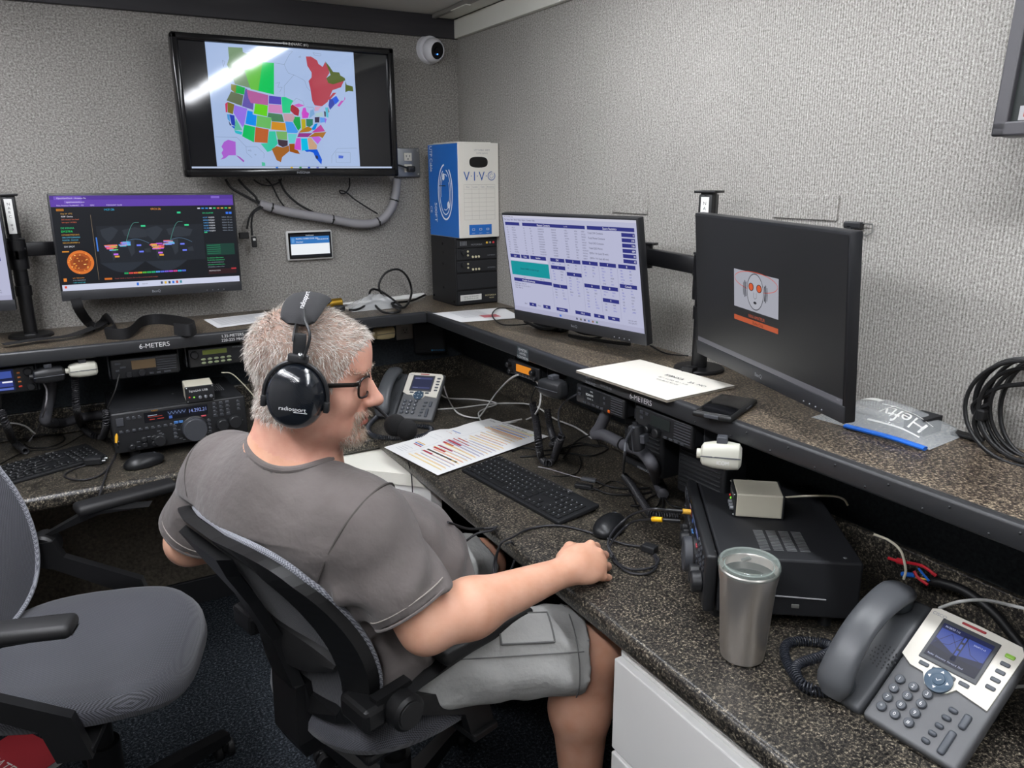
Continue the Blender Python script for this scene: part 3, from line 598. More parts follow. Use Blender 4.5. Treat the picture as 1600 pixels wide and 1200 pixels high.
# ------------------------------------------------------------------ office chairs (local: +x forward, +y left, z up from the floor)
MESHC = weave_mat('charcoal_mesh_cloth', '1f2025', '53545c', 150, .75, .6); MESHL = weave_mat('grey_mesh_edge', '4a4c55', '9fa1a8', 150, .7, .6)
CHB = mat('141415', .42, bump=(500, .08)); CHP = mat('1c1c1d', .5, bump=(700, .12))
def back_pt(s, t, prof, hw, off=0):
    """point of the backrest skin; s -1..1 across, t 0..1 up"""
    f, z = prof(t); w = hw(t); return V((f + .055 * (s * w / .22) ** 2 - off, s * w, z))
def make_chair(label, M, zt, zb, ft, fb, lum=.028, tilt=0, adz=0, ay=.275, lift=0, swv=0, psh=0):
    t_ = thing('office_chair', label, 'chair', M @ T(0, 0, lift), 'mesh office chairs')
    n = 44; out = [(abs(math.cos(a)) ** (2 / 3.1) * math.copysign(1, math.cos(a)), abs(math.sin(a)) ** (2 / 3.1) * math.copysign(1, math.sin(a))) for a in (2 * PI * (i + .5) / n for i in range(n))]
    rings = []
    for sc, z in ((.86, .428), (.97, .436), (1.01, .455), (1.0, .474), (.95, .489), (.87, .4965), (.7, .499), (.45, .496), (.15, .492)):
        rings.append([(x * .245 * sc, y * (.248 - .018 * max(0, -x)) * sc, z - .035 * max(0, (x * sc - .45) / .55) ** 2 + .006 * abs(y * sc) ** 2) for x, y in out])
    MB().loft(rings, MESHC).build('seat', t_)
    MB().box((-.02, 0, .415), (.34, .36, .025), CHB, .01, 2).box((-.02, 0, .385), (.2, .16, .045), CHB, .012, 2).build('seat_pan', t_)
    prof = lambda t: (fb + (ft - fb) * t + lum * math.sin(PI * min(1, t * 1.15)) , zb + (zt - zb) * t)
    hw = lambda t: (.195 + .04 * math.sin(PI * min(1, t * .95))) * (max(0, 1 - abs(2 * t - 1) ** 5.5)) ** .28
    nu, nt = 22, 26; vs = []; fs = []
    ts = [.5 - .5 * math.cos(PI * (.02 + .96 * j / nt)) for j in range(nt + 1)]
    for k, off in enumerate((0, .007)):
        for t in ts:
            for i in range(nu + 1): vs.append(back_pt(-1 + 2 * i / nu, t, prof, hw, off))
    q = (nu + 1) * (nt + 1)
    for j in range(nt):
        for i in range(nu):
            a = j * (nu + 1) + i; fs.append((a, a + 1, a + nu + 2, a + nu + 1)); fs.append((q + a, q + a + nu + 1, q + a + nu + 2, q + a + 1))
    MB().add(vs, fs, MESHC, smooth=True).build('backrest_mesh', t_, auto=0)
    loop = [(-1, t) for t in ts] + [(1, t) for t in ts[::-1]]
    # piping of the mesh edge and the black rear frame band
    b = MB(); b.tube([back_pt(s, t, prof, hw, -.001) for s, t in loop], .006, MESHL, 8, closed=True); b.build('edge_piping', t_)
    C = V((0, 0, 0)); secs = []
    for s, t in loop:
        o = back_pt(s * 1.03, t, prof, hw, .008); inn = back_pt(s * .80, .5 + (t - .5) * .84, prof, hw, .012)
        secs.append([o, o + V((-.024, 0, 0)), inn + V((-.024, 0, 0)), inn + V((-.004, 0, 0))])
    secs.append(secs[0]); MB().loft(secs, CHB, caps=False, smooth=False).build('backrest_frame', t_)
    b = MB()
    def strap(pts, wd, th):
        rr = []
        for (s, t, w2) in pts:
            c = back_pt(s, t, prof, hw, .020); rr.append([c + V((0, -w2, 0)), c + V((0, w2, 0)), c + V((-th, w2 * .8, 0)), c + V((-th, -w2 * .8, 0))])
        b.loft(rr, CHB, smooth=False)
    strap([(0, .0, .055), (0, .15, .05), (0, .4, .034), (0, .62, .036), (0, .8, .06), (0, .93, .10)], 0, .022)
    b.build('spine', t_)
    b = MB(); rr = []
    for i in range(13):
        s = -1 + 2 * i / 12; c = back_pt(s * .74, .36, prof, hw, .016); hh = .045 * (1 - abs(s) ** 3) + .006
        rr.append([c + V((0, 0, -hh)), c + V((0, 0, hh)), c + V((-.012, 0, hh * .8)), c + V((-.018, 0, 0)), c + V((-.012, 0, -hh * .8))])
    b.loft(rr, CHP); b.build('lumbar_support', t_)
    b = MB(); fb2 = back_pt(0, .08, prof, hw, .03)
    b.loft([[(fb2.x - .015, -.05, fb2.z + .03), (fb2.x - .015, .05, fb2.z + .03), (fb2.x + .02, .05, fb2.z + .03), (fb2.x + .02, -.05, fb2.z + .03)], [(fb2.x - .02, -.05, .43), (fb2.x - .02, .05, .43), (fb2.x + .03, .05, .43), (fb2.x + .03, -.05, .43)], [(fb2.x, -.04, .385), (fb2.x, .04, .385), (fb2.x + .06, .04, .395), (fb2.x + .06, -.04, .395)], [(-.1, -.04, .375), (-.1, .04, .375), (-.1, .04, .4), (-.1, -.04, .4)]], CHB, smooth=False); b.build('back_bracket', t_)
    for sg in (-1, 1):
        a = thing('armrest', None, None); a.parent = t_; y = sg * ay; az_ = adz
        MB(T(-.03, y, .688 + adz) @ rotm(rz=swv if sg > 0 else 0)).box((.075 + (psh if sg < 0 else 0), 0, 0), (.25, .062, .028), CHP, .012, 3).build('arm_pad', a)
        b = MB(); hx, hz = -.165, .600 + adz * .4
        b.cyl((hx, y - sg * .03, hz), (hx, y + sg * .026, hz), .036, m=CHB, n=28, bev=.006)
        b.cyl((hx, y + sg * .026, hz), (hx, y + sg * .029, hz), .026, m=CHP, n=28); b.build('pivot_hub', a)
        b = MB(); b.loft([[(hx - .02, y - .012, hz + .02), (hx - .02, y + .012, hz + .02), (hx + .02, y + .012, hz + .03), (hx + .02, y - .012, hz + .03)], [(-.07, y - .018, .668 + adz), (-.07, y + .018, .668 + adz), (-.02, y + .018, .668 + adz), (-.02, y - .018, .668 + adz)], [(-.06, y - .02, .678 + adz), (-.06, y + .02, .678 + adz), (.10, y + .02, .678 + adz), (.10, y - .02, .678 + adz)]], CHB, smooth=False); b.build('arm_link', a)
        b = MB()
        y2 = y - sg * .022; b.prism([(hx - .045, .57), (hx - .05, .625), (hx + .03, .63), (hx + .05, .585), (.06, .50), (.085, .40), (.02, .40), (.0, .475), (hx + .02, .555)], y2 - .012, y2 + .012, CHB, M=Matrix(((1, 0, 0, 0), (0, 0, 1, 0), (0, 1, 0, 0), (0, 0, 0, 1))))
        b.box((.05, sg * .19, .408), (.07, .17, .018), CHB, .004); b.box((hx - .055, sg * .225, .59), (.05, .09, .05), CHB, .01); b.build('arm_bracket', a)
        MB().cyl((hx + .02, y2 + sg * .012, .58), (hx + .02, y2 + sg * .016, .58), .009, m=SILV, n=16).build('bolt', a)
    b = MB(); b.cyl((0, 0, .10 - lift), (0, 0, .385), .026, m=CHB); b.cyl((0, 0, .09 - lift), (0, 0, .22), .038, m=CHB); b.build('gas_column', t_)
    b = MB(T(0, 0, -lift)); b.lathe([(0, .055), (.06, .06), (.06, .1), (.045, .125), (0, .125)], 24, CHB); b.build('hub', t_)
    for k in range(5):
        a = R(72 * k + tilt); d = V((math.cos(a), math.sin(a), 0)); l = thing('base_leg', None, None); l.parent = t_; F = frame((0, 0, -lift), d, V((-d.y, d.x, 0)))
        MB(F).loft([[(.03, -.028, .06), (.03, .028, .06), (.03, .024, .115), (.03, -.024, .115)], [(.2, -.021, .062), (.2, .021, .062), (.2, .018, .098), (.2, -.018, .098)], [(.315, -.018, .062), (.315, .018, .062), (.315, .016, .084), (.315, -.016, .084)]], CHB, smooth=False).build('spoke', l)
        cb = MB(F @ T(.305, 0, 0) @ rotm(rz=k * 1.3)); cb.cyl((0, 0, .03), (0, 0, .066), .008, m=CHB)
        for sg in (-1, 1): cb.cyl((.012, sg * .006, .0262), (.012, sg * .026, .0262), .026, m=CHP, n=22, bev=.004)
        cb.box((.008, 0, .042), (.036, .016, .02), CHB, .005); cb.build('caster', l)
    return t_
def chair_M(x, y, az): return frame((x, y, 0), (math.sin(R(az)), math.cos(R(az)), 0), (-math.cos(R(az)), math.sin(R(az)), 0))
CH1 = chair_M(-.89, -1.385, 75)
make_chair('mesh office chair the man in the grey shirt sits in', CH1, .95, .50, -.375, -.215, tilt=20, adz=-.03)
make_chair('empty mesh office chair at the lower left of the photo', chair_M(-1.50, -1.05, 108), 1.02, .50, -.335, -.20, tilt=-30, adz=.02, ay=.295, lift=.045, swv=R(32), psh=-.07)
# ------------------------------------------------------------------ smooth solids from distance functions (surface nets)
F32 = np.float32
def A3(p): return np.array(tuple(p), F32)
def ell(P, c, r, Rm=None):
    q = P - A3(c)
    if Rm is not None: q = q @ Rm
    r = np.array(r, F32); k0 = np.sqrt(((q / r) ** 2).sum(1)) + 1e-9; k1 = np.sqrt(((q / r ** 2) ** 2).sum(1)) + 1e-9
    return k0 * (k0 - 1) / k1
def cap(P, a, b, ra, rb=None):
    a = A3(a); b = A3(b); ba = b - a; h = np.clip(((P - a) @ ba) / (ba @ ba), 0, 1); rb = ra if rb is None else rb
    return np.sqrt(((P - a - h[:, None] * ba) ** 2).sum(1)) - (ra + (rb - ra) * h)
def smin(a, b, k): h = np.clip(.5 + .5 * (b - a) / k, 0, 1); return b + (a - b) * h - k * h * (1 - h)
def smax(a, b, k): return -smin(-a, -b, k)
def surface_nets(f, lo, hi, h, B=8, chunk=300):
    lo = np.array(lo, F32); n = np.ceil((np.array(hi, F32) - lo) / h / B).astype(int) * B + 1
    G = np.ones(n, F32); nb = (n - 1) // B
    ijk = np.stack(np.meshgrid(*[np.arange(k) for k in nb], indexing='ij'), -1).reshape(-1, 3)
    c = f((lo + (ijk * B + B / 2) * h).astype(F32)); rad = B * h * .87 + .012
    o = np.arange(B + 1); off = np.stack(np.meshgrid(o, o, o, indexing='ij'), -1).reshape(-1, 3)
    for b in ijk[c < -rad * 1.6]: G[b[0] * B:b[0] * B + B + 1, b[1] * B:b[1] * B + B + 1, b[2] * B:b[2] * B + B + 1] = -1
    near = ijk[np.abs(c) <= rad * 1.6]
    for k in range(0, len(near), chunk):
        nn = near[k:k + chunk]; idx = (nn[:, None, :] * B + off[None]).reshape(-1, 3); G[idx[:, 0], idx[:, 1], idx[:, 2]] = f((lo + idx * h).astype(F32))
    S = G < 0; cnt = np.zeros(n - 1, np.int8); corners = [(i, j, k) for i in (0, 1) for j in (0, 1) for k in (0, 1)]
    sl = lambda a, c: a[c[0]:n[0] - 1 + c[0], c[1]:n[1] - 1 + c[1], c[2]:n[2] - 1 + c[2]]
    for cc in corners: cnt += sl(S, cc)
    act = np.argwhere((cnt > 0) & (cnt < 8)); vid = -np.ones(n - 1, np.int32); vid[act[:, 0], act[:, 1], act[:, 2]] = np.arange(len(act))
    acc = np.zeros((len(act), 3), F32); num = np.zeros(len(act), F32)
    for a in corners:
        for ax in range(3):
            if a[ax]: continue
            b = list(a); b[ax] = 1
            ga = G[act[:, 0] + a[0], act[:, 1] + a[1], act[:, 2] + a[2]]; gb = G[act[:, 0] + b[0], act[:, 1] + b[1], act[:, 2] + b[2]]
            m = (ga < 0) != (gb < 0); t = np.where(m, ga / np.where(m, ga - gb, 1), 0); p = np.tile(np.array(a, F32), (len(act), 1)); p[:, ax] += t; acc[m] += p[m]; num[m] += 1
    v = lo + (act + acc / num[:, None]) * h; faces = []
    for ax in range(3):
        u, w_ = [(1, 2), (2, 0), (0, 1)][ax]; d = [0, 0, 0]; d[ax] = 1
        s0 = S[:n[0] - d[0], :n[1] - d[1], :n[2] - d[2]]; s1 = S[d[0]:, d[1]:, d[2]:]
        e = np.argwhere(s0 != s1); e = e[(e[:, u] > 0) & (e[:, w_] > 0) & (e[:, u] < n[u] - 1) & (e[:, w_] < n[w_] - 1)]
        def g(du, dw): q = e.copy(); q[:, u] -= du; q[:, w_] -= dw; return vid[q[:, 0], q[:, 1], q[:, 2]]
        q = np.stack([g(1, 1), g(0, 1), g(0, 0), g(1, 0)], 1); fl = ~s0[e[:, 0], e[:, 1], e[:, 2]]; q[fl] = q[fl][:, ::-1]; faces.append(q)
    return v, np.concatenate(faces)
def np_obj(name, v, f, mats, parent=None, mi=None, M=None, smooth=True):
    me = D.meshes.new(name); me.vertices.add(len(v)); me.vertices.foreach_set('co', np.asarray(v, F32).ravel()); k = f.shape[1]
    me.loops.add(f.size); me.loops.foreach_set('vertex_index', f.ravel().astype(np.int32)); me.polygons.add(len(f))
    me.polygons.foreach_set('loop_start', np.arange(0, f.size, k, dtype=np.int32)); me.polygons.foreach_set('loop_total', np.full(len(f), k, np.int32))
    me.polygons.foreach_set('use_smooth', np.full(len(f), smooth)); [me.materials.append(m) for m in mats]
    if mi is not None: me.polygons.foreach_set('material_index', mi.astype(np.int32))
    me.update(calc_edges=True); me.validate(); o = D.objects.new(name, me); COL.objects.link(o)
    if parent: o.parent = parent
    if M is not None: o.matrix_basis = M
    return o
def noise3(P, s, seed=0):
    r = np.random.RandomState(seed); t = np.zeros(len(P), F32)
    for k in range(6): d = r.normal(size=3).astype(F32); d /= np.linalg.norm(d); t += np.sin(P @ d * s * (.6 + .35 * k) + r.rand() * 6.28)
    return t / 6
# ------------------------------------------------------------------ the seated man
SR = at(568, 822, d=1.385); SL = at(356, 744, d=1.57); MS = (SR + SL) / 2
lat = (SL - SR).normalized(); fwd = lat.cross(V((0, 0, 1))).normalized(); upv = V((0, 0, 1))
PEL = V((-.962, -1.45, .585)); pf = V((.966, .259, 0)); pl = V((-.259, .966, 0))
HPR, HPL = PEL - pl * .095, PEL + pl * .095
KNR, KNL = V((-.525, -1.675, .55)), V((-.555, -1.20, .545)); ANR, ANL = V((-.545, -1.675, .09)), V((-.52, -1.05, .09))
ELR, WRR = V((-.94, -1.735, .778)), V((-.630, -1.716, .789)); ELL = at(297, 846, d=1.66); WRL = ELL + V((.25, .05, -.05))
HC = at(488, 583, d=1.38)
haz, hp, hr = R(117), R(-8), R(0)
hf = V((math.sin(haz) * math.cos(hp), math.cos(haz) * math.cos(hp), math.sin(hp))); hl = V((0, 0, 1)).cross(hf).normalized(); hu = hf.cross(hl)
HM = Matrix(((hf.x, hl.x, hu.x, HC.x), (hf.y, hl.y, hu.y, HC.y), (hf.z, hl.z, hu.z, HC.z), (0, 0, 0, 1)))
HR = np.array([[hf.x, hl.x, hu.x], [hf.y, hl.y, hu.y], [hf.z, hl.z, hu.z]], F32)
NB = MS + upv * .055 - fwd * .03       # base of the neck at the back
TR = np.array([[fwd.x, lat.x, 0], [fwd.y, lat.y, 0], [0, 0, 1]], F32); PR = np.array([[pf.x, pl.x, 0], [pf.y, pl.y, 0], [0, 0, 1]], F32)
def head_sdf(P):
    q = (P - A3(HC)) @ HR
    d = ell(q, (-.012, 0, .033), (.103, .079, .089)); d = smin(d, ell(q, (.030, 0, -.035), (.064, .064, .085)), .03)
    for s in (-1, 1):
        d = smin(d, ell(q, (.020, s * .038, -.075), (.045, .027, .034)), .025); d = smin(d, ell(q, (.062, s * .034, -.030), (.026, .026, .026)), .02)
    d = smin(d, ell(q, (.062, 0, -.090), (.034, .034, .030)), .025); d = smin(d, ell(q, (.084, 0, -.108), (.017, .022, .017)), .018)
    d = smin(d, cap(q, (.084, -.03, .020), (.084, .03, .020), .013), .014); d = smin(d, ell(q, (.073, 0, .05), (.026, .05, .035)), .03)
    for s in (-1, 1): d = smax(d, -ell(q, (.099, s * .031, -.002), (.014, .019, .012)), .012)
    for s in (-1, 1): d = smin(d, ell(q, (.077, s * .031, -.002), (.0125, .0135, .0125)), .003)
    d = smin(d, cap(q, (.092, 0, .010), (.113, 0, -.032), .0085, .0135), .010); d = smin(d, ell(q, (.119, 0, -.036), (.0125, .0125, .011)), .008)
    for s in (-1, 1): d = smin(d, ell(q, (.106, s * .0125, -.040), (.012, .008, .008)), .005)
    d = smin(d, ell(q, (.086, 0, -.062), (.018, .026, .016)), .012); d = smin(d, ell(q, (.1005, 0, -.066), (.008, .019, .0055)), .004); d = smin(d, ell(q, (.0985, 0, -.079), (.009, .018, .006)), .004)
    d = smax(d, -ell(q, (.109, 0, -.0725), (.009, .022, .0016)), .003); d = smax(d, -ell(q, (.105, 0, -.091), (.008, .02, .006)), .008)
    for s in (-1, 1): d = smin(d, ell(q, (-.012, s * .081, -.008), (.019, .008, .031)), .006)
    return d
def hand_sdf(P):
    W = WRR; ax = V((.985, .12, -.06)).normalized(); la = V((-.12, .75, .66)); la = (la - ax * la.dot(ax)).normalized(); up = ax.cross(la)
    HS = 1.1; g = lambda a, l, u: W + (ax * a + la * l + up * u) * HS
    d = cap(P, g(0, 0, 0), g(.03, .002, .001), .027, .027); d = smin(d, ell(P, g(.052, .002, .003), (.057, .045, .025), np.array([[ax.x, la.x, up.x], [ax.y, la.y, up.y], [ax.z, la.z, up.z]], F32)), .02)
    for i, (l, ln, r, dz) in enumerate(((.031, .043, .0102, .004), (.0105, .047, .0105, .008), (-.0105, .044, .0102, .005), (-.0305, .036, .0092, -.002))):
        k = g(.088 - .004 * abs(i - 1), l * 1.0, dz); p1 = k + (ax * .80 + la * (.05 - .03 * i) - up * .58).normalized() * ln * HS; p2 = p1 + (ax * -.18 - up * .98 + la * .02).normalized() * (ln * .62); p3 = p2 + (ax * -.93 - up * .15).normalized() * (ln * .52)
        r *= .95; fd = smin(cap(P, g(.045, l * .8, .004), k, .011, r * 1.04), ell(P, k + up * .0035, (r * 1.16,) * 3), .004); fd = smin(fd, cap(P, k, p1, r * 1.04, r * .96), .004); fd = smin(fd, cap(P, p1, p2, r * .98, r * .9), .003); fd = smin(fd, cap(P, p2, p3, r * .9, r * .78), .003)
        d = smin(d, fd, .002)
    t0, t1, t2, t3 = g(.020, .026, -.006), g(.055, .046, -.018), g(.086, .043, -.030), g(.108, .032, -.036)
    th = smin(cap(P, t0, t1, .0165, .0125), cap(P, t1, t2, .0125, .0105), .004); th = smin(th, cap(P, t2, t3, .0105, .0085), .003)
    return smin(d, th, .010)
CI = np.array(CH1.inverted(), F32)
def behind_back(P):
    """positive behind the front of the chair's backrest, so the back rests against it"""
    q = P @ CI[:3, :3].T + CI[:3, 3]; t = np.clip((q[:, 2] - .50) / .45, 0, 1)
    f = -.215 - .16 * t + .028 * np.sin(np.pi * np.minimum(1, t * 1.15)) + .055 * np.clip(q[:, 1] / .22, -1.1, 1.1) ** 2
    return (f + .006) - q[:, 0] - np.clip(q[:, 2] - .945, 0, 1) * 2.5 - np.clip(np.abs(q[:, 1]) - .235, 0, 1) * 3
def torso_sdf(P, k=0):
    d = ell(P, MS - upv * .13 - fwd * .008, (.105, .188, .18), TR); d = smin(d, ell(P, PEL + upv * .155 + pf * .065, (.155, .183, .158), PR), .09)
    d = smin(d, ell(P, PEL + pf * .02, (.135, .18, .10), PR), .07); d = smin(d, cap(P, SR - upv * .005, SL - upv * .005, .072), .06)
    d = smin(d, cap(P, NB + upv * .01, SR * .75 + NB * .25 + upv * .018, .055, .05), .05); d = smin(d, cap(P, NB + upv * .01, SL * .75 + NB * .25 + upv * .018, .055, .05), .05)
    d = smin(d, ell(P, MS - fwd * .065 - upv * .06, (.06, .15, .12), TR), .06)
    return smax(d, behind_back(P) + .012, .02)
def neck_sdf(P): 
    d = cap(P, NB - upv * .01 + fwd * .02, HC + hf * -.030 - hu * .045, .071, .062); return smin(d, cap(P, NB + fwd * .095 - upv * .03, HC + hf * .018 - hu * .085, .045, .045), .05)
def arm_sdf(P, S_, E, W_, g=0): 
    m = E + (W_ - E) * .3
    return smin(smin(cap(P, S_, E, .062 + g, .050 + g), cap(P, E, m, .0485 + g, .052 + g), .02), cap(P, m, W_, .052 + g, .029 + g), .03)
def leg_sdf(P, H_, K, A_, g=0):
    c = K + (A_ - K) * .32 + (H_ - K).normalized() * .018
    d = smin(cap(P, H_, K, .088 + g, .066 + g), cap(P, K, c, .062 + g, .067 + g), .03); return smin(d, cap(P, c, A_, .066 + g, .036 + g), .03)
def body_sdf(P):
    d = smin(torso_sdf(P), neck_sdf(P), .05); d = smin(d, head_sdf(P), .022)
    d = smin(d, arm_sdf(P, SR, ELR, WRR), .03); d = smin(d, arm_sdf(P, SL, ELL, WRL), .03); d = smin(d, hand_sdf(P), .012)
    d = smin(d, smin(cap(P, WRL, WRL + V((.09, -.01, -.01)), .03, .03), cap(P, WRL + V((.09, -.01, -.01)), WRL + V((.15, -.03, -.05)), .03, .018), .01), .01)
    for H_, K, A_ in ((HPR, KNR, ANR), (HPL, KNL, ANL)):
        d = smin(d, leg_sdf(P, H_, K, A_), .04)
    return d
SKIN = mat('d09a7e', .5, bump=(260, .12, .0012), vary=(22, 'dcab92'), sss=.12); SCALP = mat('a5897a', .6, bump=(300, .2))
SKINR = mat('cd9480', .48, bump=(260, .12, .0012), vary=(30, 'dba893'), sss=.12); LIP = mat('b06a5c', .45)
man = thing('person', 'seated man in a grey t-shirt and light grey shorts wearing headphones and glasses', 'person', T(PEL.x, PEL.y, 0)); MI = np.array((PEL.x, PEL.y, 0), F32)
v, f = surface_nets(body_sdf, (-1.42, -1.90, .02), (-.36, -.90, 1.40), .0042)
fc = v[f].mean(1); q = (fc - A3(HC)) @ HR; inh = np.linalg.norm(q, axis=1) < .16
def hair_zone(q): 
    return (np.where(q[:, 0] > .045, q[:, 2] > -.008 + (q[:, 0] - .045) * 1.75, q[:, 2] > -.085 + np.clip(q[:, 0] + .02, 0, 1) * 1.2)) & (np.linalg.norm(q - np.array((-.012, 0, .02), F32), axis=1) < .135)
hz = inh & hair_zone(q); mi = np.where(hz, 1, np.where(inh & (q[:, 2] < .075), 2, 0)); lipz = inh & (q[:, 0] > .094) & (np.abs(q[:, 1]) < .02) & (q[:, 2] < -.061) & (q[:, 2] > -.085); mi[lipz] = 3
np_obj('body', v - MI, f, [SKIN, SCALP, SKINR, LIP], man, mi)
# hair, eyebrows, beard: short strands
def strands(name, pts, nrm, comb, ln, wd, mats, lift=.5, seed=1, jit=.35):
    r = np.random.RandomState(seed); n = len(pts); d = comb - nrm * (comb * nrm).sum(1, keepdims=True); d /= np.linalg.norm(d, axis=1, keepdims=True) + 1e-9
    d = d + r.normal(size=d.shape) * jit; d0 = nrm * lift + d * (1 - lift); d0 /= np.linalg.norm(d0, axis=1, keepdims=True); d1 = nrm * lift * .35 + d; d1 /= np.linalg.norm(d1, axis=1, keepdims=True)
    L_ = (ln * (.65 + .7 * r.rand(n)))[:, None]; side = np.cross(d0, nrm + r.normal(size=d.shape) * .6); side /= np.linalg.norm(side, axis=1, keepdims=True) + 1e-9
    a = pts - nrm * .001; b = a + d0 * L_ * .5; c = b + d1 * L_ * .5; V_ = np.stack([a - side * wd, a + side * wd, b - side * wd * .8, b + side * wd * .8, c - side * wd * .2, c + side * wd * .2], 1).reshape(-1, 3)
    k = np.arange(n)[:, None] * 6; F_ = np.concatenate([k + np.array([[0, 1, 3, 2]]), k + np.array([[2, 3, 5, 4]])], 1).reshape(-1, 4); mi = np.repeat(r.choice(len(mats), n, p=[.4, .35, .25]), 2)
    return np_obj(name, V_ - MI, F_, mats, man, mi)
n3 = np.cross(v[f[:, 2]] - v[f[:, 0]], v[f[:, 3]] - v[f[:, 1]]); n3 /= np.linalg.norm(n3, axis=1, keepdims=True) + 1e-9
rs = np.random.RandomState(4)
def pick(mask, n): 
    i = rs.choice(np.flatnonzero(mask), n); wts = rs.dirichlet((1, 1, 1, 1), n).astype(F32); return (v[f[i]] * wts[:, :, None]).sum(1), n3[i]
HAIRM = [mat('bdb6ae', .6, spec=.3), mat('e0dbd4', .6, spec=.3), mat('948a80', .6, spec=.3)]
p, nn = pick(hz, 15000); ql = (p - A3(HC)) @ HR; sw = np.array((-.075, 0, .095), F32)
cl = ql - sw; cl[:, 2] -= .02; cl = cl / (np.linalg.norm(cl, axis=1, keepdims=True) + 1e-6); cl[:, 0] += np.where(ql[:, 2] > .06, .7, 0); cl[:, 2] -= np.where(ql[:, 2] < .06, .6, 0)
strands('hair', p, nn, cl @ HR.T, .0135, .0004, HAIRM, .55)
BRD = [mat('b8a898', .6), mat('d2c8ba', .6), mat('96775f', .6)]
bz = inh & (q[:, 0] > .062) & (np.abs(q[:, 1]) < .034) & (q[:, 2] < -.050) & (q[:, 2] > -.132) & ~lipz & ~((q[:, 0] > .1) & (q[:, 2] > -.054)); p, nn = pick(bz, 2600); ql = (p - A3(HC)) @ HR
strands('beard', p, nn, np.tile(np.array([[.25, 0, -1]], F32), (len(p), 1)) @ HR.T, .011, .0003, BRD, .4, 2)
ez = inh & (q[:, 0] > .07) & (np.abs(np.abs(q[:, 1]) - .033) < .02) & (np.abs(q[:, 2] - .021) < .005)
for sg in (-1, 1):
    p, nn = pick(ez & (q[:, 1] * sg > 0), 250); ql = (p - A3(HC)) @ HR
    strands('eyebrow', p, nn, np.stack([0 * ql[:, 0] + .2, np.sign(ql[:, 1]), 0 * ql[:, 0]], 1) @ HR.T, .009, .0003, BRD, .35, 3)
# clothes
def folds(P, amp):
    return amp * (.6 * noise3(P, 26, 3) + .4 * noise3(P * np.array((1, 1, .45), F32), 55, 5))
cA = NB + fwd * .012 - upv * .03; cB = HC - hf * .012 - hu * .05; nd = (cB - cA).normalized()
def drape(P):
    q = P - A3(MS); s_ = q @ A3(lat); z = q[:, 2]; n_ = noise3(P, 14, 2)
    low = np.clip((-.10 - z) / .15, 0, 1); arm = np.clip((-s_ - .10) / .08, 0, 1) * np.clip((.02 - z) / .1, 0, 1)
    return .0042 * noise3(P, 24, 3) + .006 * low * np.sin(62 * (z + .35 * s_) + 3.5 * n_) + .0045 * arm * np.sin(75 * (z * .7 - (q @ A3(fwd)) * .7) + 4 * n_) + .002 * noise3(P, 60, 9)
def shirt_base(P):
    return smin(torso_sdf(P) - .013, smin(cap(P, SR, SR + (ELR - SR) * .8, .080, .079), cap(P, SL, SL + (ELL - SL) * .8, .080, .079), .001), .035)
def shirt_sdf(P):
    d = torso_sdf(P) - .013
    # drape folds: armpit to shoulder blade, waist rolls
    for a, b, r_ in ((SR - upv * .10 - fwd * .07, SR - upv * .02 - fwd * .09 + lat * .14, .012), (SR - upv * .13 - fwd * .05, MS - upv * .12 - fwd * .125, .010), (PEL + upv * .12 - pl * .19 - pf * .03, PEL + upv * .17 - pl * .10 + pf * .17, .014), (PEL + upv * .06 - pl * .20, PEL + upv * .09 - pl * .13 + pf * .16, .012), (SL - upv * .12 - fwd * .08, MS - upv * .04 - fwd * .115, .010)): d = smin(d, cap(P, a, b, r_, r_ * .5), .022)
    d = smax(d, behind_back(P), .015)
    for S_, E in ((SR, ELR), (SL, ELL)):
        T_ = S_ + (E - S_) * .80; ax = A3((E - S_).normalized()); s = smin(cap(P, S_ + upv * .0, T_, .080, .079), d + 9, .001); s = np.maximum(s, (P - A3(T_)) @ ax)
        inner = cap(P, S_ + (E - S_) * .45, S_ + (E - S_) * 1.2, .062); s = np.maximum(s, -np.maximum(inner, (E - S_).length * .62 - (P - A3(S_)) @ ax)); d = smin(d, s, .035)
    d = d + drape(P)
    d = np.maximum(d, -cap(P, cA - (cB - cA) * .25, cB, .0805))
    d = smin(d, smax(ell(P, PEL + pf * .02 + upv * .01, (.162, .208, .125), PR), behind_back(P), .02), .05)
    return np.maximum(d, (A3(PEL)[2] - .075 - P[:, 2]) + np.clip((P - A3(PEL)) @ A3(pf), 0, 1) * .55)
SHIRT = mat('5d5755', .9, sheen=.15, bump=(30, .6, .008), vary=(9, '6a6462'), spec=.2)
v, f = surface_nets(shirt_sdf, (-1.42, -1.92, .45), (-.72, -.98, 1.24), .0048); sh = np_obj('t_shirt', v - MI, f, [SHIRT], man)
def ring_about(c, a, b, n, rx, ry=None): return [c + a * (math.cos(2 * PI * i / n) * rx) + b * (math.sin(2 * PI * i / n) * (ry or rx)) for i in range(n)]
MT = T(-PEL.x, -PEL.y, 0)
def on_shirt(p0, dr, t0, t1, n=160):
    """first point of the shirt met going from p0 + dr*t0 to p0 + dr*t1"""
    ts = np.linspace(t0, t1, n).astype(F32); Q = A3(p0) + A3(dr) * ts[:, None]; dd = shirt_base(Q); k = np.flatnonzero(dd < .001); return V([float(x) for x in Q[k[0] if len(k) else -1]])
u_ = nd.cross(lat).normalized(); w_ = nd.cross(u_); ring = []
for i in range(48):
    a_ = 2 * PI * i / 48; ring.append(on_shirt(cA + (u_ * math.cos(a_) + w_ * math.sin(a_)) * .0815, nd, .16, -.10))
ring = [sum((ring[(i + k) % 48] for k in (-2, -1, 0, 1, 2)), V((0, 0, 0))) / 5 for i in range(48)]
b = MB(MT); b.tube(ring, .0068, SHIRT, 10, closed=True); b.build('collar', man)
SEAM = mat('4a4643', .95)
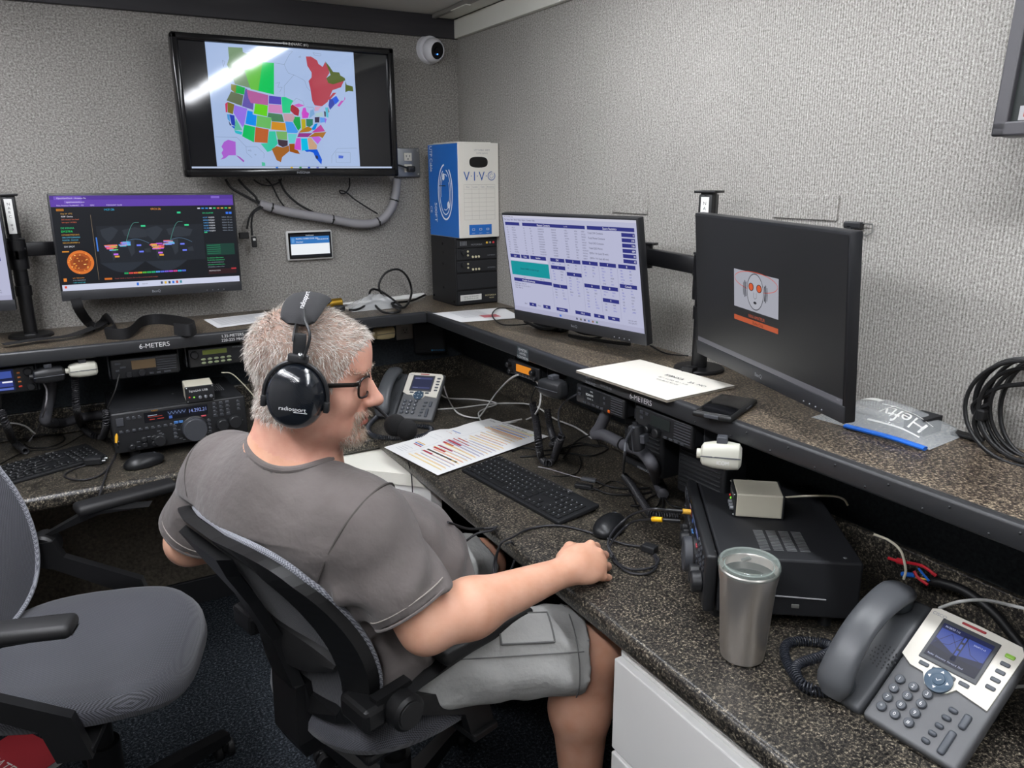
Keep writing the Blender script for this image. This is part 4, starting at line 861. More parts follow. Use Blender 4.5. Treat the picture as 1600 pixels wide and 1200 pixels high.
for S_, E, nm in ((SR, ELR, 1), (SL, ELL, 2)):
    ax = (E - S_).normalized(); c0 = S_ + ax * .005 + (MS - S_) * .04; ax = (ax * .6 + (S_ - MS).normalized() * .7 + fwd * .1).normalized(); e1 = ax.cross(fwd).normalized(); e2 = ax.cross(e1)
    P_ = [on_shirt(c0 + (e1 * math.cos(a_) + e2 * math.sin(a_)) * .2, -(e1 * math.cos(a_) + e2 * math.sin(a_)), 0, .19) for a_ in [2 * PI * i / 40 for i in range(40)]]
    P_ = [(P_[i - 1] + P_[i] + P_[(i + 1) % 40]) / 3 for i in range(40)]
    b = MB(MT); b.tube(P_, .0022, SEAM, 6, closed=True); b.build('armhole_seam', man)
for S_, E in ((SR, ELR), (SL, ELL)):
    b = MB(MT)
    ax = (E - S_).normalized(); u = ax.orthogonal().normalized(); w2 = ax.cross(u)
    for k_ in (.785, .705): c = S_ + (E - S_) * k_; b.tube(ring_about(c, u, w2, 36, (.0782) + (.0012 if k_ < .78 else 0)), .0028 if k_ > .75 else .0012, SHIRT if k_ > .75 else mat('9a938c', .9), 6, closed=True)
    b.build('sleeve_hem', man)
def shorts_sdf(P):
    d = ell(P, PEL - upv * .005 + pf * .02, (.148, .192, .108), PR)
    for H_, K in ((HPR, KNR), (HPL, KNL)):
        E = H_ + (K - H_) * .93; ax = A3((K - H_).normalized()); s = cap(P, H_, E, .104, .094); s = s + .004 * np.sin((P @ np.array((30, 45, 60), F32)) + 2 * noise3(P, 20, 8)); s = np.maximum(s, (P - A3(E)) @ ax - .0)
        inner = cap(P, H_ + (K - H_) * .5, H_ + (K - H_) * 1.2, .078, .074); s = np.maximum(s, -np.maximum(inner, (E - H_).length - .05 - (P - A3(H_)) @ ax)); d = smin(d, s, .04)
    return smax(d + folds(P, .003) + .0018 * np.sin(70 * ((P - A3(PEL)) @ A3(pf)) + 30 * P[:, 2] + 5 * noise3(P, 18, 4)), behind_back(P) + .004, .02)
SHORT = mat('a1a19e', .85, bump=(55, .55, .006), vary=(12, 'aeaeab'), spec=.2)
v, f = surface_nets(shorts_sdf, (-1.26, -1.84, .40), (-.42, -.98, .74), .005); np_obj('shorts', v - MI, f, [SHORT], man)
# cargo pocket and seams on the right leg
ax = (KNR - HPR).normalized(); sd = V((0, 0, 1)).cross(ax).normalized() * -1; b = MB(MT); ST = mat('6d6d6c', .9)
def onleg(k, ang, r=.1085): c = HPR + (KNR - HPR) * k; rr = r - .011 * k; return c + (sd * math.cos(ang) + upv * math.sin(ang)) * rr
b.tube([onleg(.2 + .7 * i / 12, R(32)) for i in range(13)], .0014, ST, 6); b.tube([onleg(.87, R(a)) for a in range(-40, 150, 10)], .0014, ST, 6); b.build('seam', man)
b = MB(MT); g = [[onleg(.50 + .26 * i / 6, R(45 + 40 * j / 5), .112) for j in range(6)] for i in range(7)]
b.loft(g, SHORT, caps=False, closed=False); b.tube([g[0][j] for j in range(6)] + [g[i][5] for i in range(7)] + [g[6][j] for j in range(5, -1, -1)] + [g[i][0] for i in range(6, -1, -1)], .002, ST, 6); b.build('cargo_pocket', man)
# shoes below the frame
for A_, K in ((ANR, KNR), (ANL, KNL)):
    dirf = V((.97, .2, 0)).normalized(); dl = V((-dirf.y, dirf.x, 0)); b = MB(MT); rr = []
    for x, w_, h in ((-.075, .028, .05), (-.05, .037, .085), (0, .04, .095), (.06, .043, .075), (.12, .048, .055), (.165, .04, .045), (.19, .018, .03)):
        c = A_ + dirf * x; rr.append([V((c.x, c.y, 0.003)) + dl * (w_ * math.cos(2 * PI * j / 16)) + V((0, 0, h / 2 + h / 2 * math.sin(2 * PI * j / 16))) for j in range(16)])
    b.loft(rr, mat('3a3b3e', .7)); b.build('shoe', man)
# eyes
b = MB(HM); EYE = mat('e6e0da', .2)
me_ = MT @ HM
for s in (-1, 1):
    o = MB(me_); o.sph((.0795, s * .031, -.0015), .0121, EYE, 16, 10); o.sph((.0885, s * .031, -.003), (.0035, .0055, .0055), mat('3b2a20', .2), 12, 8); o.build('eye', man)
# ------------------------------------------------------------------ headphones with boom microphone
hs = thing('headset', 'black over-ear headset with boom microphone on the man with grey hair', 'headset', HM); CARB = weave_mat('carbon_weave', '07090c', '1b2028', 260, .12, .15, 0)
CARB.node_tree.nodes['Principled BSDF'].inputs['Coat Weight'].default_value = 1; CARB.node_tree.nodes['Principled BSDF'].inputs['Coat Roughness'].default_value = .04; PADM = mat('2b2b2d', .85, bump=(900, .3))
for s in (-1, 1):
    cp = thing('ear_cup', None, None); cp.parent = hs; E = frame((-.004, s * .083, -.012), (1, 0, 0), (0, 0, 1), None) if s < 0 else frame((-.004, s * .083, -.012), (-1, 0, 0), (0, 0, 1), None)
    sq = [(math.cos(2 * PI * i / 40), math.sin(2 * PI * i / 40)) for i in range(40)]; rg = lambda k, z: [(x * .0485 * k, y * .0562 * k, z) for x, y in sq]
    b = MB(E); b.loft([rg(.72, .0), rg(.98, .002), rg(1.03, .011), rg(.98, .02), rg(.8, .022)], mat('0b0b0c', .55), caps=True); b.build('ear_cushion', cp)
    b = MB(E); b.loft([rg(1.0, .020), rg(1.02, .026), rg(1.0, .034), rg(.9, .047), rg(.7, .0555), rg(.4, .0595), rg(.05, .0605)], CARB); b.build('shell', cp)
    if s < 0:
        b = MB(E); b.text('radiosport', .0094, .002, -.012, .0612, INKW, sx=1.1); b.line([(.004, -.0175), (.026, -.0175)], .001, .0612, INKW); b.build('lettering', cp)
    b = MB(E); b.tube([(.054 * math.cos(R(a)), .0615 * math.sin(R(a)), .030) for a in range(-205 + 0, 26, 10)][::-1] if False else [(-.0525 * math.cos(R(a)), .0605 * math.sin(R(a)), .030) for a in range(-8, 186, 10)], .0036, BLK, 8)
    for sx in (-1, 1): b.box((sx * .0515, -.012, .03), (.010, .02, .014), BLK, .003)
    b.box((0, .066, .03), (.034, .014, .012), mat('2a2a2c', .4), .003); b.build('yoke', cp)
    b = MB(E); b.box((0, .085, .0262), (.021, .045, .007), BLK, .002); b.sph((.004, .0715, .033), .005, SILV, 10, 8); b.build('slider', cp)
b = MB(); b.tube([(-.014, -.107 * math.cos(R(a)), .080 + .047 * math.sin(R(a))) for a in range(0, 181, 10)], .006, BLK, 8, flat=(.010, .003)); b.build('headband', hs)
b = MB(); rr = []
for i in range(15):
    a = R(27 + 108 * i / 14); k = math.sin(PI * i / 14) ** .3; c = V((-.014, -.105 * math.cos(a), .083 + .049 * math.sin(a))); nrm = V((0, -math.cos(a), math.sin(a))); wd = .016 + .019 * k
    rr.append([c + V((1, 0, 0)) * (wd * math.cos(R(t))) + nrm * (.0125 * math.sin(R(t)) * (.6 + .4 * k)) for t in range(0, 360, 24)])
b.loft(rr, PADM); b.build('headband_pad', hs)
b = MB(); F = frame((-.018, -.040, .1585), (.2, .98, .0), (-1, .2, 0)); F = frame((-.010, -.062, .1365), (0, 1, .45), (-1, 0, 0)); b.M = F
b.text('radiosport', .012, 0, 0, .0075, INKW); b.build('pad_lettering', hs)
b = MB(); mp = [(.02, .125, -.03), (.07, .105, -.058), (.115, .055, -.068), (.150, -.005, -.074)]; b.tube(spline(mp, 6), .0035, BLK, 8); b.build('mic_boom', hs)
b = MB(); b.sph((.158, -.015, -.076), (.021, .019, .021), mat('0a0a0b', .95, bump=(800, .4)), 20, 14); b.sph((.180, -.024, -.079), (.019, .019, .020), mat('0a0a0b', .95, bump=(800, .4)), 20, 14); b.build('mic_foam', hs)
b = MB(); b.tube(spline([(.006, -.120, .055), (.014, -.122, .095), (.002, -.108, .118), (-.004, -.092, .132)], 6), .0025, BLK, 6); b.tube(spline([(-.005, -.12, .055), (-.02, -.124, .02), (-.045, -.116, -.02), (-.04, -.1, -.05)], 6) if False else [V((.006, -.12, .055)), V((.006, -.121, .06))], .0025, BLK, 6); b.build('cup_wire', hs)
# glasses
gs = thing('eyeglasses', 'black-framed rectangular glasses on the man\'s face', 'glasses', HM); GF = mat('17120f', .35)
for s in (-1, 1):
    lens = [(.101 - .012 * abs(x - .031) / .03 * (1 if x > .031 else .0) + .001, s * x, z) for x, z in [(.031 + .0265 * math.copysign(abs(math.cos(a)) ** .6, math.cos(a)), -.004 + .0185 * math.copysign(abs(math.sin(a)) ** .6, math.sin(a))) for a in (2 * PI * i / 32 for i in range(32))]]
    b = MB(); b.tube(lens, .0021, GF, 8, closed=True); b.build('rim', gs)
    b = MB(); b.add(lens, [tuple(range(32))], mat('ffffff', .02, trans=1, ior=1.08, alpha=.25)); b.build('lens', gs)
    b = MB(); b.tube([(.090, s * .0585, .006), (.084, s * .070, .007), (.04, s * .0795, .003), (-.005, s * .0835, .003)], .0035, GF, 8, flat=(.0018, .0042)); b.build('temple', gs)
b = MB(); b.tube([(.1025, -.0055, -.002), (.107, 0, .001), (.1025, .0055, -.002)], .0022, GF, 8); b.build('bridge', gs)
# ------------------------------------------------------------------ radios, phones, keyboards and the other equipment
def wallframe(o): return frame(o, (1, 0, 0), (0, 0, 1))              # something facing the room from the back wall
def sideframe(o, yaw=0): return frame(o, (math.sin(yaw), -math.cos(yaw), 0), (0, 0, 1))  # something facing the aisle from the right wall
AMB = emit('e08a28', .9); LCDG = mat('6f7a3c', .3); LCDT = mat('6b5a44', .3)
def knob(name, par, x, y, r, h, m=None, K=None, dot=False):
    b = MB(K); b.cyl((x, y, 0), (x, y, h), r, r * .93, m or BLK, 24, bev=min(.002, r * .2))
    if dot: b.cyl((x - r * .5, y - r * .4, h), (x - r * .5, y - r * .4, h + .001), r * .16, m=DGRY, n=12)
    return b.build(name, par)
def buttons(par, L, m, K=None, nm='button'):
    for x, y, w_, h in L: MB(K).box((x, y, .0015), (w_, h, .003), m, .0008, 1).build(nm, par)
# --- under-shelf radios on the back wall run
def mobile(label, M, w_, h, d, cat='radio', grp='mobile radios under the shelf'):
    t = thing('mobile_radio', label, cat, M, grp); MB().box((0, 0, -d / 2 - .012), (w_ * .97, h * .92, d), BLKM, .003).build('body', t); MB().box((0, 0, -.006), (w_, h, .014), BLK, .005, 3).build('faceplate', t)
    b = MB()
    for s in (-1, 1): MB().box((s * (w_ / 2 + .004), .004, -d * .45), (.003, h + .01, d * .5), DGRY).box((s * (w_ / 2 - .008), h / 2 + .008, -d * .45), (.026, .003, d * .5), DGRY).build('mounting_bracket', t)
    return t
t = mobile('black transceiver with unlit tan display under the 6-meters label', wallframe((-1.253, -.325, 1.004)), .19, .062, .15)
MB().box((-.004, .009, .001), (.068, .028, .003), LCDT, .001).build('display', t)
MB().box((-.004, .026, .001), (.07, .004, .003), DGRY).build('display_rim', t)
for i in range(6): MB().box((.06, .024 - i * .0075, .001), (.056, .003, .003), DGRY, .001, 1).build('grille_bar', t)
knob('knob', t, -.048, -.018, .0095, .012); knob('knob', t, -.012, -.016, .0115, .014); buttons(t, [(-.075, .018, .016, .006), (-.062, .005, .016, .006), (-.078, -.004, .01, .006), (.015, -.022, .012, .006), (.035, -.022, .012, .006), (.06, -.022, .02, .006)], DGRY)
t = mobile('black transceiver with green display and pale keys under the 1.25-meters label', wallframe((-1.038, -.325, 1.012)), .178, .06, .15)
MB().box((-.01, .016, .001), (.074, .015, .003), LCDG, .001).build('display', t); knob('knob', t, -.072, .012, .0125, .014); MB().box((.06, .0, .0008), (.044, .03, .002), BLKM, .002).build('speaker_grille', t)
MB().text('MOTOROLA', .0062, .062, .024, .0025, INKG).build('lettering', t)
for i in range(5):
    for j in range(2): MB().sph((-.046 + i * .0195, -.006 - j * .0115, .001), (.0075, .0042, .003), mat('8f9a78', .4), 12, 8).build('button', t)
t = mobile('flat radio with blue touchscreen at the left photo edge', wallframe((-1.625, -.325, 1.008)), .165, .075, .06)
s_ = Scr(.1, .062, .0016); s_.M = T(-.02, .002, 0); s_.r(0, 0, 1, 1, '161c3c', 0); s_.r(.05, .08, .95, .4, '3b4f9a'); s_.r(.05, .52, .95, .8, '35408a'); s_.t('146.520', .1, .24, .16, 'e4e8ff'); s_.t('443.000', .1, .66, .16, 'e4e8ff'); s_.r(.7, .55, .95, .62, 'e8e8f4', 2); s_.r(.05, .86, .95, .96, '5668b8'); s_.build('touchscreen', t)
buttons(t, [(.042, .02, .008, .005), (.042, .007, .008, .005), (.042, -.006, .008, .005)], mat('b06a3a', .4)); buttons(t, [(.042, -.02, .009, .005)], mat('c23a2c', .4)); knob('knob', t, .066, .022, .0115, .013); knob('knob', t, .068, -.024, .0105, .013)
# --- under-shelf radios on the right run
t = mobile('compact radio with amber display under the right-hand shelf', sideframe((-.300, -1.0, 1.012), .1), .155, .042, .14)
MB().box((.005, .004, .001), (.072, .022, .003), AMB, .001).build('display', t); knob('knob', t, .055, .005, .009, .015); knob('knob', t, .068, -.011, .006, .014); knob('knob', t, -.062, .008, .008, .016); knob('knob', t, -.055, -.011, .007, .014); buttons(t, [(-.03 + i * .016, -.0145, .01, .005) for i in range(5)], DGRY)
t = mobile('radio with white-lettered display and orange button under the right-hand shelf', sideframe((-.305, -1.385, 1.018), .05), .19, .05, .16)
s_ = Scr(.062, .03, .0016); s_.M = T(-.028, .006, 0); s_.r(0, 0, 1, 1, '16181a', 0); s_.t('FIRE', .4, .18, .2, 'a8acb0'); s_.t('SCAN 01', .12, .5, .26, 'd8dcde'); s_.t('ZONE  A', .2, .83, .2, 'a8acb0'); s_.build('display', t)
for i in range(7): MB().box((.068, .018 - i * .006, .001), (.044, .0028, .003), DGRY, .001, 1).build('grille_bar', t)
buttons(t, [(-.055 + i * .017, -.0175, .012, .006) for i in range(5)] + [(-.078, .014, .012, .008), (-.078, .0, .012, .008), (.022, .012, .008, .006), (.022, -.002, .008, .006)], DGRY); buttons(t, [(.04, -.018, .008, .007)], mat('d8641e', .4))
t = mobile('black transceiver with dark display above two loudspeakers under the right-hand shelf', sideframe((-.305, -1.625, 1.018), .02), .188, .056, .16)
MB().box((-.006, .006, .001), (.064, .026, .003), mat('2c3130', .2), .001).build('display', t)
for i in range(7): MB().box((.064, .02 - i * .0065, .001), (.052, .003, .003), DGRY, .001, 1).build('grille_bar', t)
knob('knob', t, -.045, -.018, .011, .014); knob('knob', t, -.012, -.018, .0115, .014); buttons(t, [(.012 + i * .018, -.0225, .012, .005) for i in range(4)] + [(-.07, .016, .012, .007), (-.052, .016, .01, .007), (-.07, .003, .012, .007)], DGRY)
for nm, M in (('ribbed black loudspeaker behind the hanging microphone, under the orange-button radio', sideframe((-.235, -1.475, .908), .02)), ('ribbed black loudspeaker below the dark-display transceiver', sideframe((-.235, -1.68, .905), .02))):
    t = thing('loudspeaker', nm, 'speaker', M, 'ribbed loudspeakers under the shelf'); MB().box((0, 0, -.035), (.15, .125, .07), BLKM, .008, 3).build('case', t)
    for i in range(9): MB().box((0, .045 - i * .0105, .001), (.128, .0045, .006), BLK, .002, 1).build('grille_bar', t)
    MB().text('KENWOOD', .009, .01, -.055, .0012, INKG).build('lettering', t)
    MB().box((0, .074, -.05), (.02, .03, .03), BLKM).build('hanger', t)
# corner loudspeaker and outlets
t = thing('loudspeaker', 'square black corner loudspeaker with blue lettering under the shelf bend', 'speaker', frame((-.19, -.075, .93), (.93, -.36, 0), (0, 0, 1)))
MB().box((0, 0, -.03), (.128, .125, .06), BLKM, .01, 3).build('case', t); MB().box((0, .004, .001), (.112, .1, .004), mat('1d1e20', .7, bump=(900, .5)), .004).build('grille', t); b = MB(); b.sph((.008, -.047, .0035), (.004, .004, .001), mat('3a86b8', .4), 10, 6); b.text('MOTOROLA', .0085, .036, -.047, .0035, mat('3a86b8', .4)); b.build('lettering', t)
MB().box((0, .078, -.03), (.05, .06, .02), BLKM).build('mount', t)
def receptacle(par, y, m):
    MB().box((0, y, .0035), (.032, .03, .003), m, .006, 2).build('receptacle', par)
    b = MB()
    for sx in (-1, 1): b.box((sx * .0065, y + .003, .0052), (.0022, .008, .001), BLK)
    b.cyl((0, y - .008, .0048), (0, y - .008, .0056), .0026, m=BLK, n=10); b.build('slots', par)
t = thing('wall_outlet', 'grey outlet plate on the back wall beneath the shelf', 'outlet', wallframe((-.272, -.012, .985))); MB().box((0, 0, 0), (.072, .118, .006), mat('b4b0aa', .5), .003).build('plate', t); receptacle(t, .022, mat('a29e98', .5)); receptacle(t, -.022, mat('a29e98', .5))
p = at(637, 254, y=-.022); t = thing('wall_outlet', 'galvanised outlet box beside the television with a black plug in it', 'outlet', wallframe(p)); MB().box((0, 0, -.012), (.104, .108, .02), mat('83868a', .4, .7), .004).build('box', t)
GALV = mat('9a9da0', .38, .8); MB().box((0, 0, -.001), (.1, .104, .003), GALV, .004, 3).build('plate', t); receptacle(t, .021, mat('e4e0d4', .4)); receptacle(t, -.021, mat('e4e0d4', .4))
for sx in (-1, 1):
    for sy in (-1, 1): MB().sph((sx * .043, sy * .044, .001), (.005, .005, .003), SILV, 10, 6).build('screw', t)
pl_ = thing('power_plug', 'black power plug in the galvanised outlet', 'plug', wallframe(p) @ T(.005, -.024, .005)); MB().box((0, 0, .012), (.03, .022, .024), BLK, .005, 3).build('plug_body', pl_); MB().tube(spline([(-.01, .001, .018), (-.045, .012, .02), (-.075, .02, .012), (-.1, .024, -.02)], 6), .0035, BLK).build('cord', pl_)
# microphones parked under the shelf
def hand_mic(label, M, shell, sc=1.0, dark=False, txt=None):
    t = thing('hand_microphone', label, 'microphone', M, 'hand microphones under the shelf'); rr = []
    for x, w_, h in ((-.038, .016, .02), (-.034, .024, .028), (-.015, .029, .034), (.012, .027, .036), (.032, .022, .033), (.037, .014, .022)):
        rr.append([(x * sc, w_ * sc * math.copysign(abs(math.cos(a)) ** .6, math.cos(a)) * .8, h * sc * .62 * math.copysign(abs(math.sin(a)) ** .6, math.sin(a))) for a in (2 * PI * k / 24 for k in range(24))])
    b = MB(); b.loft(rr, shell); b.build('shell', t); b = MB(); b.cyl((-.046 * sc, 0, 0), (-.036 * sc, 0, 0), .008 * sc, m=shell, n=14); b.build('strain_relief', t)
    b = MB(); b.box((0, 0, .026 * sc), (.02, .024, .012), DGRY, .002); b.build('hang_button', t)
    if txt: b = MB(frame((.004, -.0233 * sc, -.008), (1, 0, 0), (0, 0, 1))); b.text(txt, .009, 0, 0, .0012, INKW); b.build('lettering', t)
    b = MB(); b.add([(-.0375 * sc, -.0236 * sc, .001), (.036 * sc, -.0216 * sc, .001), (.036 * sc, -.0221 * sc, -.001), (-.0375 * sc, -.0241 * sc, -.001)], [(0, 1, 2, 3)], DGRY); b.build('seam', t); return t
WM = mat('c2c1b4', .4)
hand_mic('cream hand microphone under the back shelf beside the 6-meters transceiver', T(-1.42, -.345, 1.022) @ rotm(rz=.05), WM)
hand_mic('cream hand microphone under the right-hand shelf above the small beige box', T(-.356, -1.858, 1.034) @ Matrix.Diagonal((.92, 1.1, 1.22, 1)) @ rotm(rx=-.1, rz=-.85), WM, 1.0, txt='ICOM')
hand_mic('yellowed cream hand microphone under the shelf next to the grey outlet plate', T(-.447, -.25, 1.012) @ rotm(rz=.1), mat('bfae84', .4), 1.05)
hand_mic('black hand microphone hanging at the left end of the back shelf', T(-1.508, -.35, 1.018) @ rotm(rz=.1), BLK, 1.05)
hand_mic('black hand microphone in front of the orange-button radio', T(-.338, -1.225, 1.018) @ rotm(rz=-1.4), BLK, 1.15)
hand_mic('square black hand microphone hanging in front of the ribbed loudspeakers', T(at(994, 684, x=-.335)) @ rotm(ry=1.45, rz=-1.2), BLKM, .82)
# --- desktop transceivers
def transceiver(label, M, w_, h, d):
    """big base radio: local x right, y up, z outward; origin on the desk under the front panel"""
    t = thing('base_transceiver', label, 'radio', M, 'base transceivers on the desk'); K = T(0, .03 + h / 2, 0)
    MB(K).box((0, 0, -d / 2 - .012), (w_ * .985, h * .97, d - .012), BLKM, .004).build('case', t)
    MB(K).box((0, 0, -.004), (w_, h, .022), BLK, .006, 3).build('front_panel', t)
    K2 = K @ T(0, 0, .007)
    s = Scr(w_ * .47, h * .25, .0006, .85); s.M = K2 @ T(-w_ * .035, h * .29, 0); s.r(0, 0, 1, 1, '0b0d12', 0)
    s.r(.06, .3, .2, .36, 'b8c4d8'); s.r(.06, .46, .28, .5, 'c04a40'); s.r(.08, .7, .16, .76, 'c04a40'); s.r(.2, .7, .3, .76, 'c04a40'); s.r(.36, .1, .66, .62, '141a2c'); s.r(.38, .62, .43, .9, '4a6ab8', 2)
    for i in range(10): s.pl([(.37 + i * .028, .5 if i % 2 else .2), (.398 + i * .028, .2 if i % 2 else .5)], .0008, '8fa4d0')
    s.r(.7, .06, .98, .94, '10131c'); s.t('14.292.21', .84, .42, .5, '93a4e8', 'c', sx=.9); s.build('display', t)
    MB(K2).text('YAESU', .0062, -w_ * .19, h * .445, .0007, mat('b8862c', .4)).build('lettering', t)
    knob('main_dial', t, w_ * .085, -h * .16, .038, .024, DGRY, K2, True); MB(K2).lathe([(.041, 0), (.041, .006), (.038, .008)], 32, BLK, T(w_ * .085, -h * .16, 0)).build('dial_ring', t)
    for x, y, r in ((-.18, -.30, .018), (.30, -.16, .019), (.40, -.13, .021)): knob('knob', t, w_ * x, h * y, r, .02, BLK, K2)
    for i, (x, y) in enumerate(((-.29, -.22), (-.29, -.36), (-.22, -.22), (-.22, -.36), (-.38, -.36))): knob('knob', t, w_ * x, h * y, .0085, .013, BLK, K2)
    L = [(w_ * (-.44 + i * .045), h * .02, .011, .005) for i in range(9)] + [(w_ * (.255 + i * .05), h * (.38 - j * .1), .012, .006) for i in range(3) for j in range(4)] + [(w_ * (.44), h * (.36 - j * .1), .01, .006) for j in range(3)] + [(w_ * (.2), h * (-.02 - j * .1), .011, .006) for j in range(4)] + [(w_ * (-.06), h * (-.02 - j * .1), .011, .006) for j in range(4)] + [(w_ * (-.38 + i * .04), h * .33, .01, .006) for i in range(3)]
    buttons(t, L, mat('3a3c41', .4), K2); b = MB(K2)
    for x, y, bw, bh in L: b.quad(x - bw * .4, y + bh * .8, x + bw * (.1 + .35 * rnd.random()), y + bh * .8 + .0016, .0006, INKG)
    for i in range(26): x = w_ * (-.45 + .9 * rnd.random()); y = h * (-.42 + .34 * rnd.random()); b.quad(x, y, x + .009, y + .0014, .0004, INKG)
    b.build('panel_lettering', t); buttons(t, [(w_ * -.045 + i * .014, h * .07, .012, .008) for i in range(2)], mat('4a7ab8', .4), K2); buttons(t, [(w_ * .165, h * .13, .014, .005)], mat('c0505a', .4), K2); buttons(t, [(-w_ * .44, h * .28, .02, .024)], DGRY, K2, 'power_switch')
    for sx in (-1, 1): MB().cyl((sx * w_ * .36, .0005, -.03), (sx * w_ * .36, .032, -.03), .016, m=BLK, n=16).build('front_foot', t); MB().cyl((sx * w_ * .40, .0005, -d * .85), (sx * w_ * .40, .032, -d * .85), .012, m=BLK, n=14).build('rear_foot', t)
    b = MB(K)
    for j in range(4):
        for i in range(14): b.box((w_ * .18 + i * .0062, h * .485 + .0004, -d * .40 - .024 * j), (.0024, .0008, .018), mat('5d5e60', .5))
    b.build('vent_slots', t)
    b = MB(K)
    for q in ((-.44, -.04), (.44, -.04), (-.44, -.92), (.44, -.92), (.0, -.5)): b.sph((w_ * q[0], h * .485, d * q[1]), (.0035, .0015, .0035), mat('6a6b6e', .4, .6), 10, 6)
    b.build('case_screws', t)
    b = MB(K @ T(w_ * .4925, 0, -d * .5)); b.tube(spline([(.001, -h * .12, d * .32), (.001, -h * .14, 0), (.001, -h * .16, -d * .3)], 6), .0015, mat('8a8a8c', .4), 6); b.box((.001, -h * .3, -d * .1), (.002, .008, .014), mat('8a8a86', .4, .5), .001); b.build('side_handle_line', t)
    return t
YL = frame((-1.178, -.415, ZD), (1, .02, 0), (0, 0, 1)); transceiver('lit base transceiver on the back desk counter behind the man', YL, .385, .125, .285)
fx = V((-.6, -.8, 0)).normalized(); YR = frame((-.352, -1.802, ZD), fx, (0, 0, 1)); yr = transceiver('base transceiver seen from its top and side beside the steel tumbler', YR, .375, .118, .266)
def beige_box(label, M, facing_visible=True):
    t = thing('sound_card_box', label, 'interface box', M, 'beige interface boxes'); w_, h, d = .082, .05, .092
    MB().box((0, h / 2 + .001, -d / 2), (w_, h, d), mat('c9c4b2', .45), .003, 2).build('case', t); MB().box((0, h / 2 + .001, .001), (w_ + .002, h + .001, .004), BLK, .002).build('front_plate', t); MB().box((0, h / 2 + .001, -d - .001), (w_ + .002, h + .001, .004), BLK, .002).build('rear_plate', t)
    K = T(0, h / 2 + .001, .003)
    for x in (.003, .019, .035): knob('knob', t, x - .004, -.010, .0048, .008, mat('8a8d92', .3, .5), K)
    MB(K).sph((-.031, -.008, 0), .003, mat('b83028', .3), 10, 8).build('red_button', t); MB(K).sph((-.018, -.009, 0), .0026, emit('8fe04a', 1), 10, 8).build('lamp', t); MB(K).text('SignaLink USB', .0095, -.004, .012, .0006, INKW).build('lettering', t)
    for sx in (-1, 1):
        for sy in (-1, 1): MB(K).sph((sx * .037, sy * .0215, 0), .0022, SILV, 8, 6).build('screw', t)
    return t
beige_box('small beige box with dials on top of the lit base transceiver', frame((-1.118, -.425, ZD + .156), (1, -.04, 0), (0, 0, 1)))
beige_box('small beige box resting on the transceiver beside the steel tumbler', frame((-.275, -1.822, ZD + .1475), V((-.64, -.77, 0)), (0, 0, 1)))
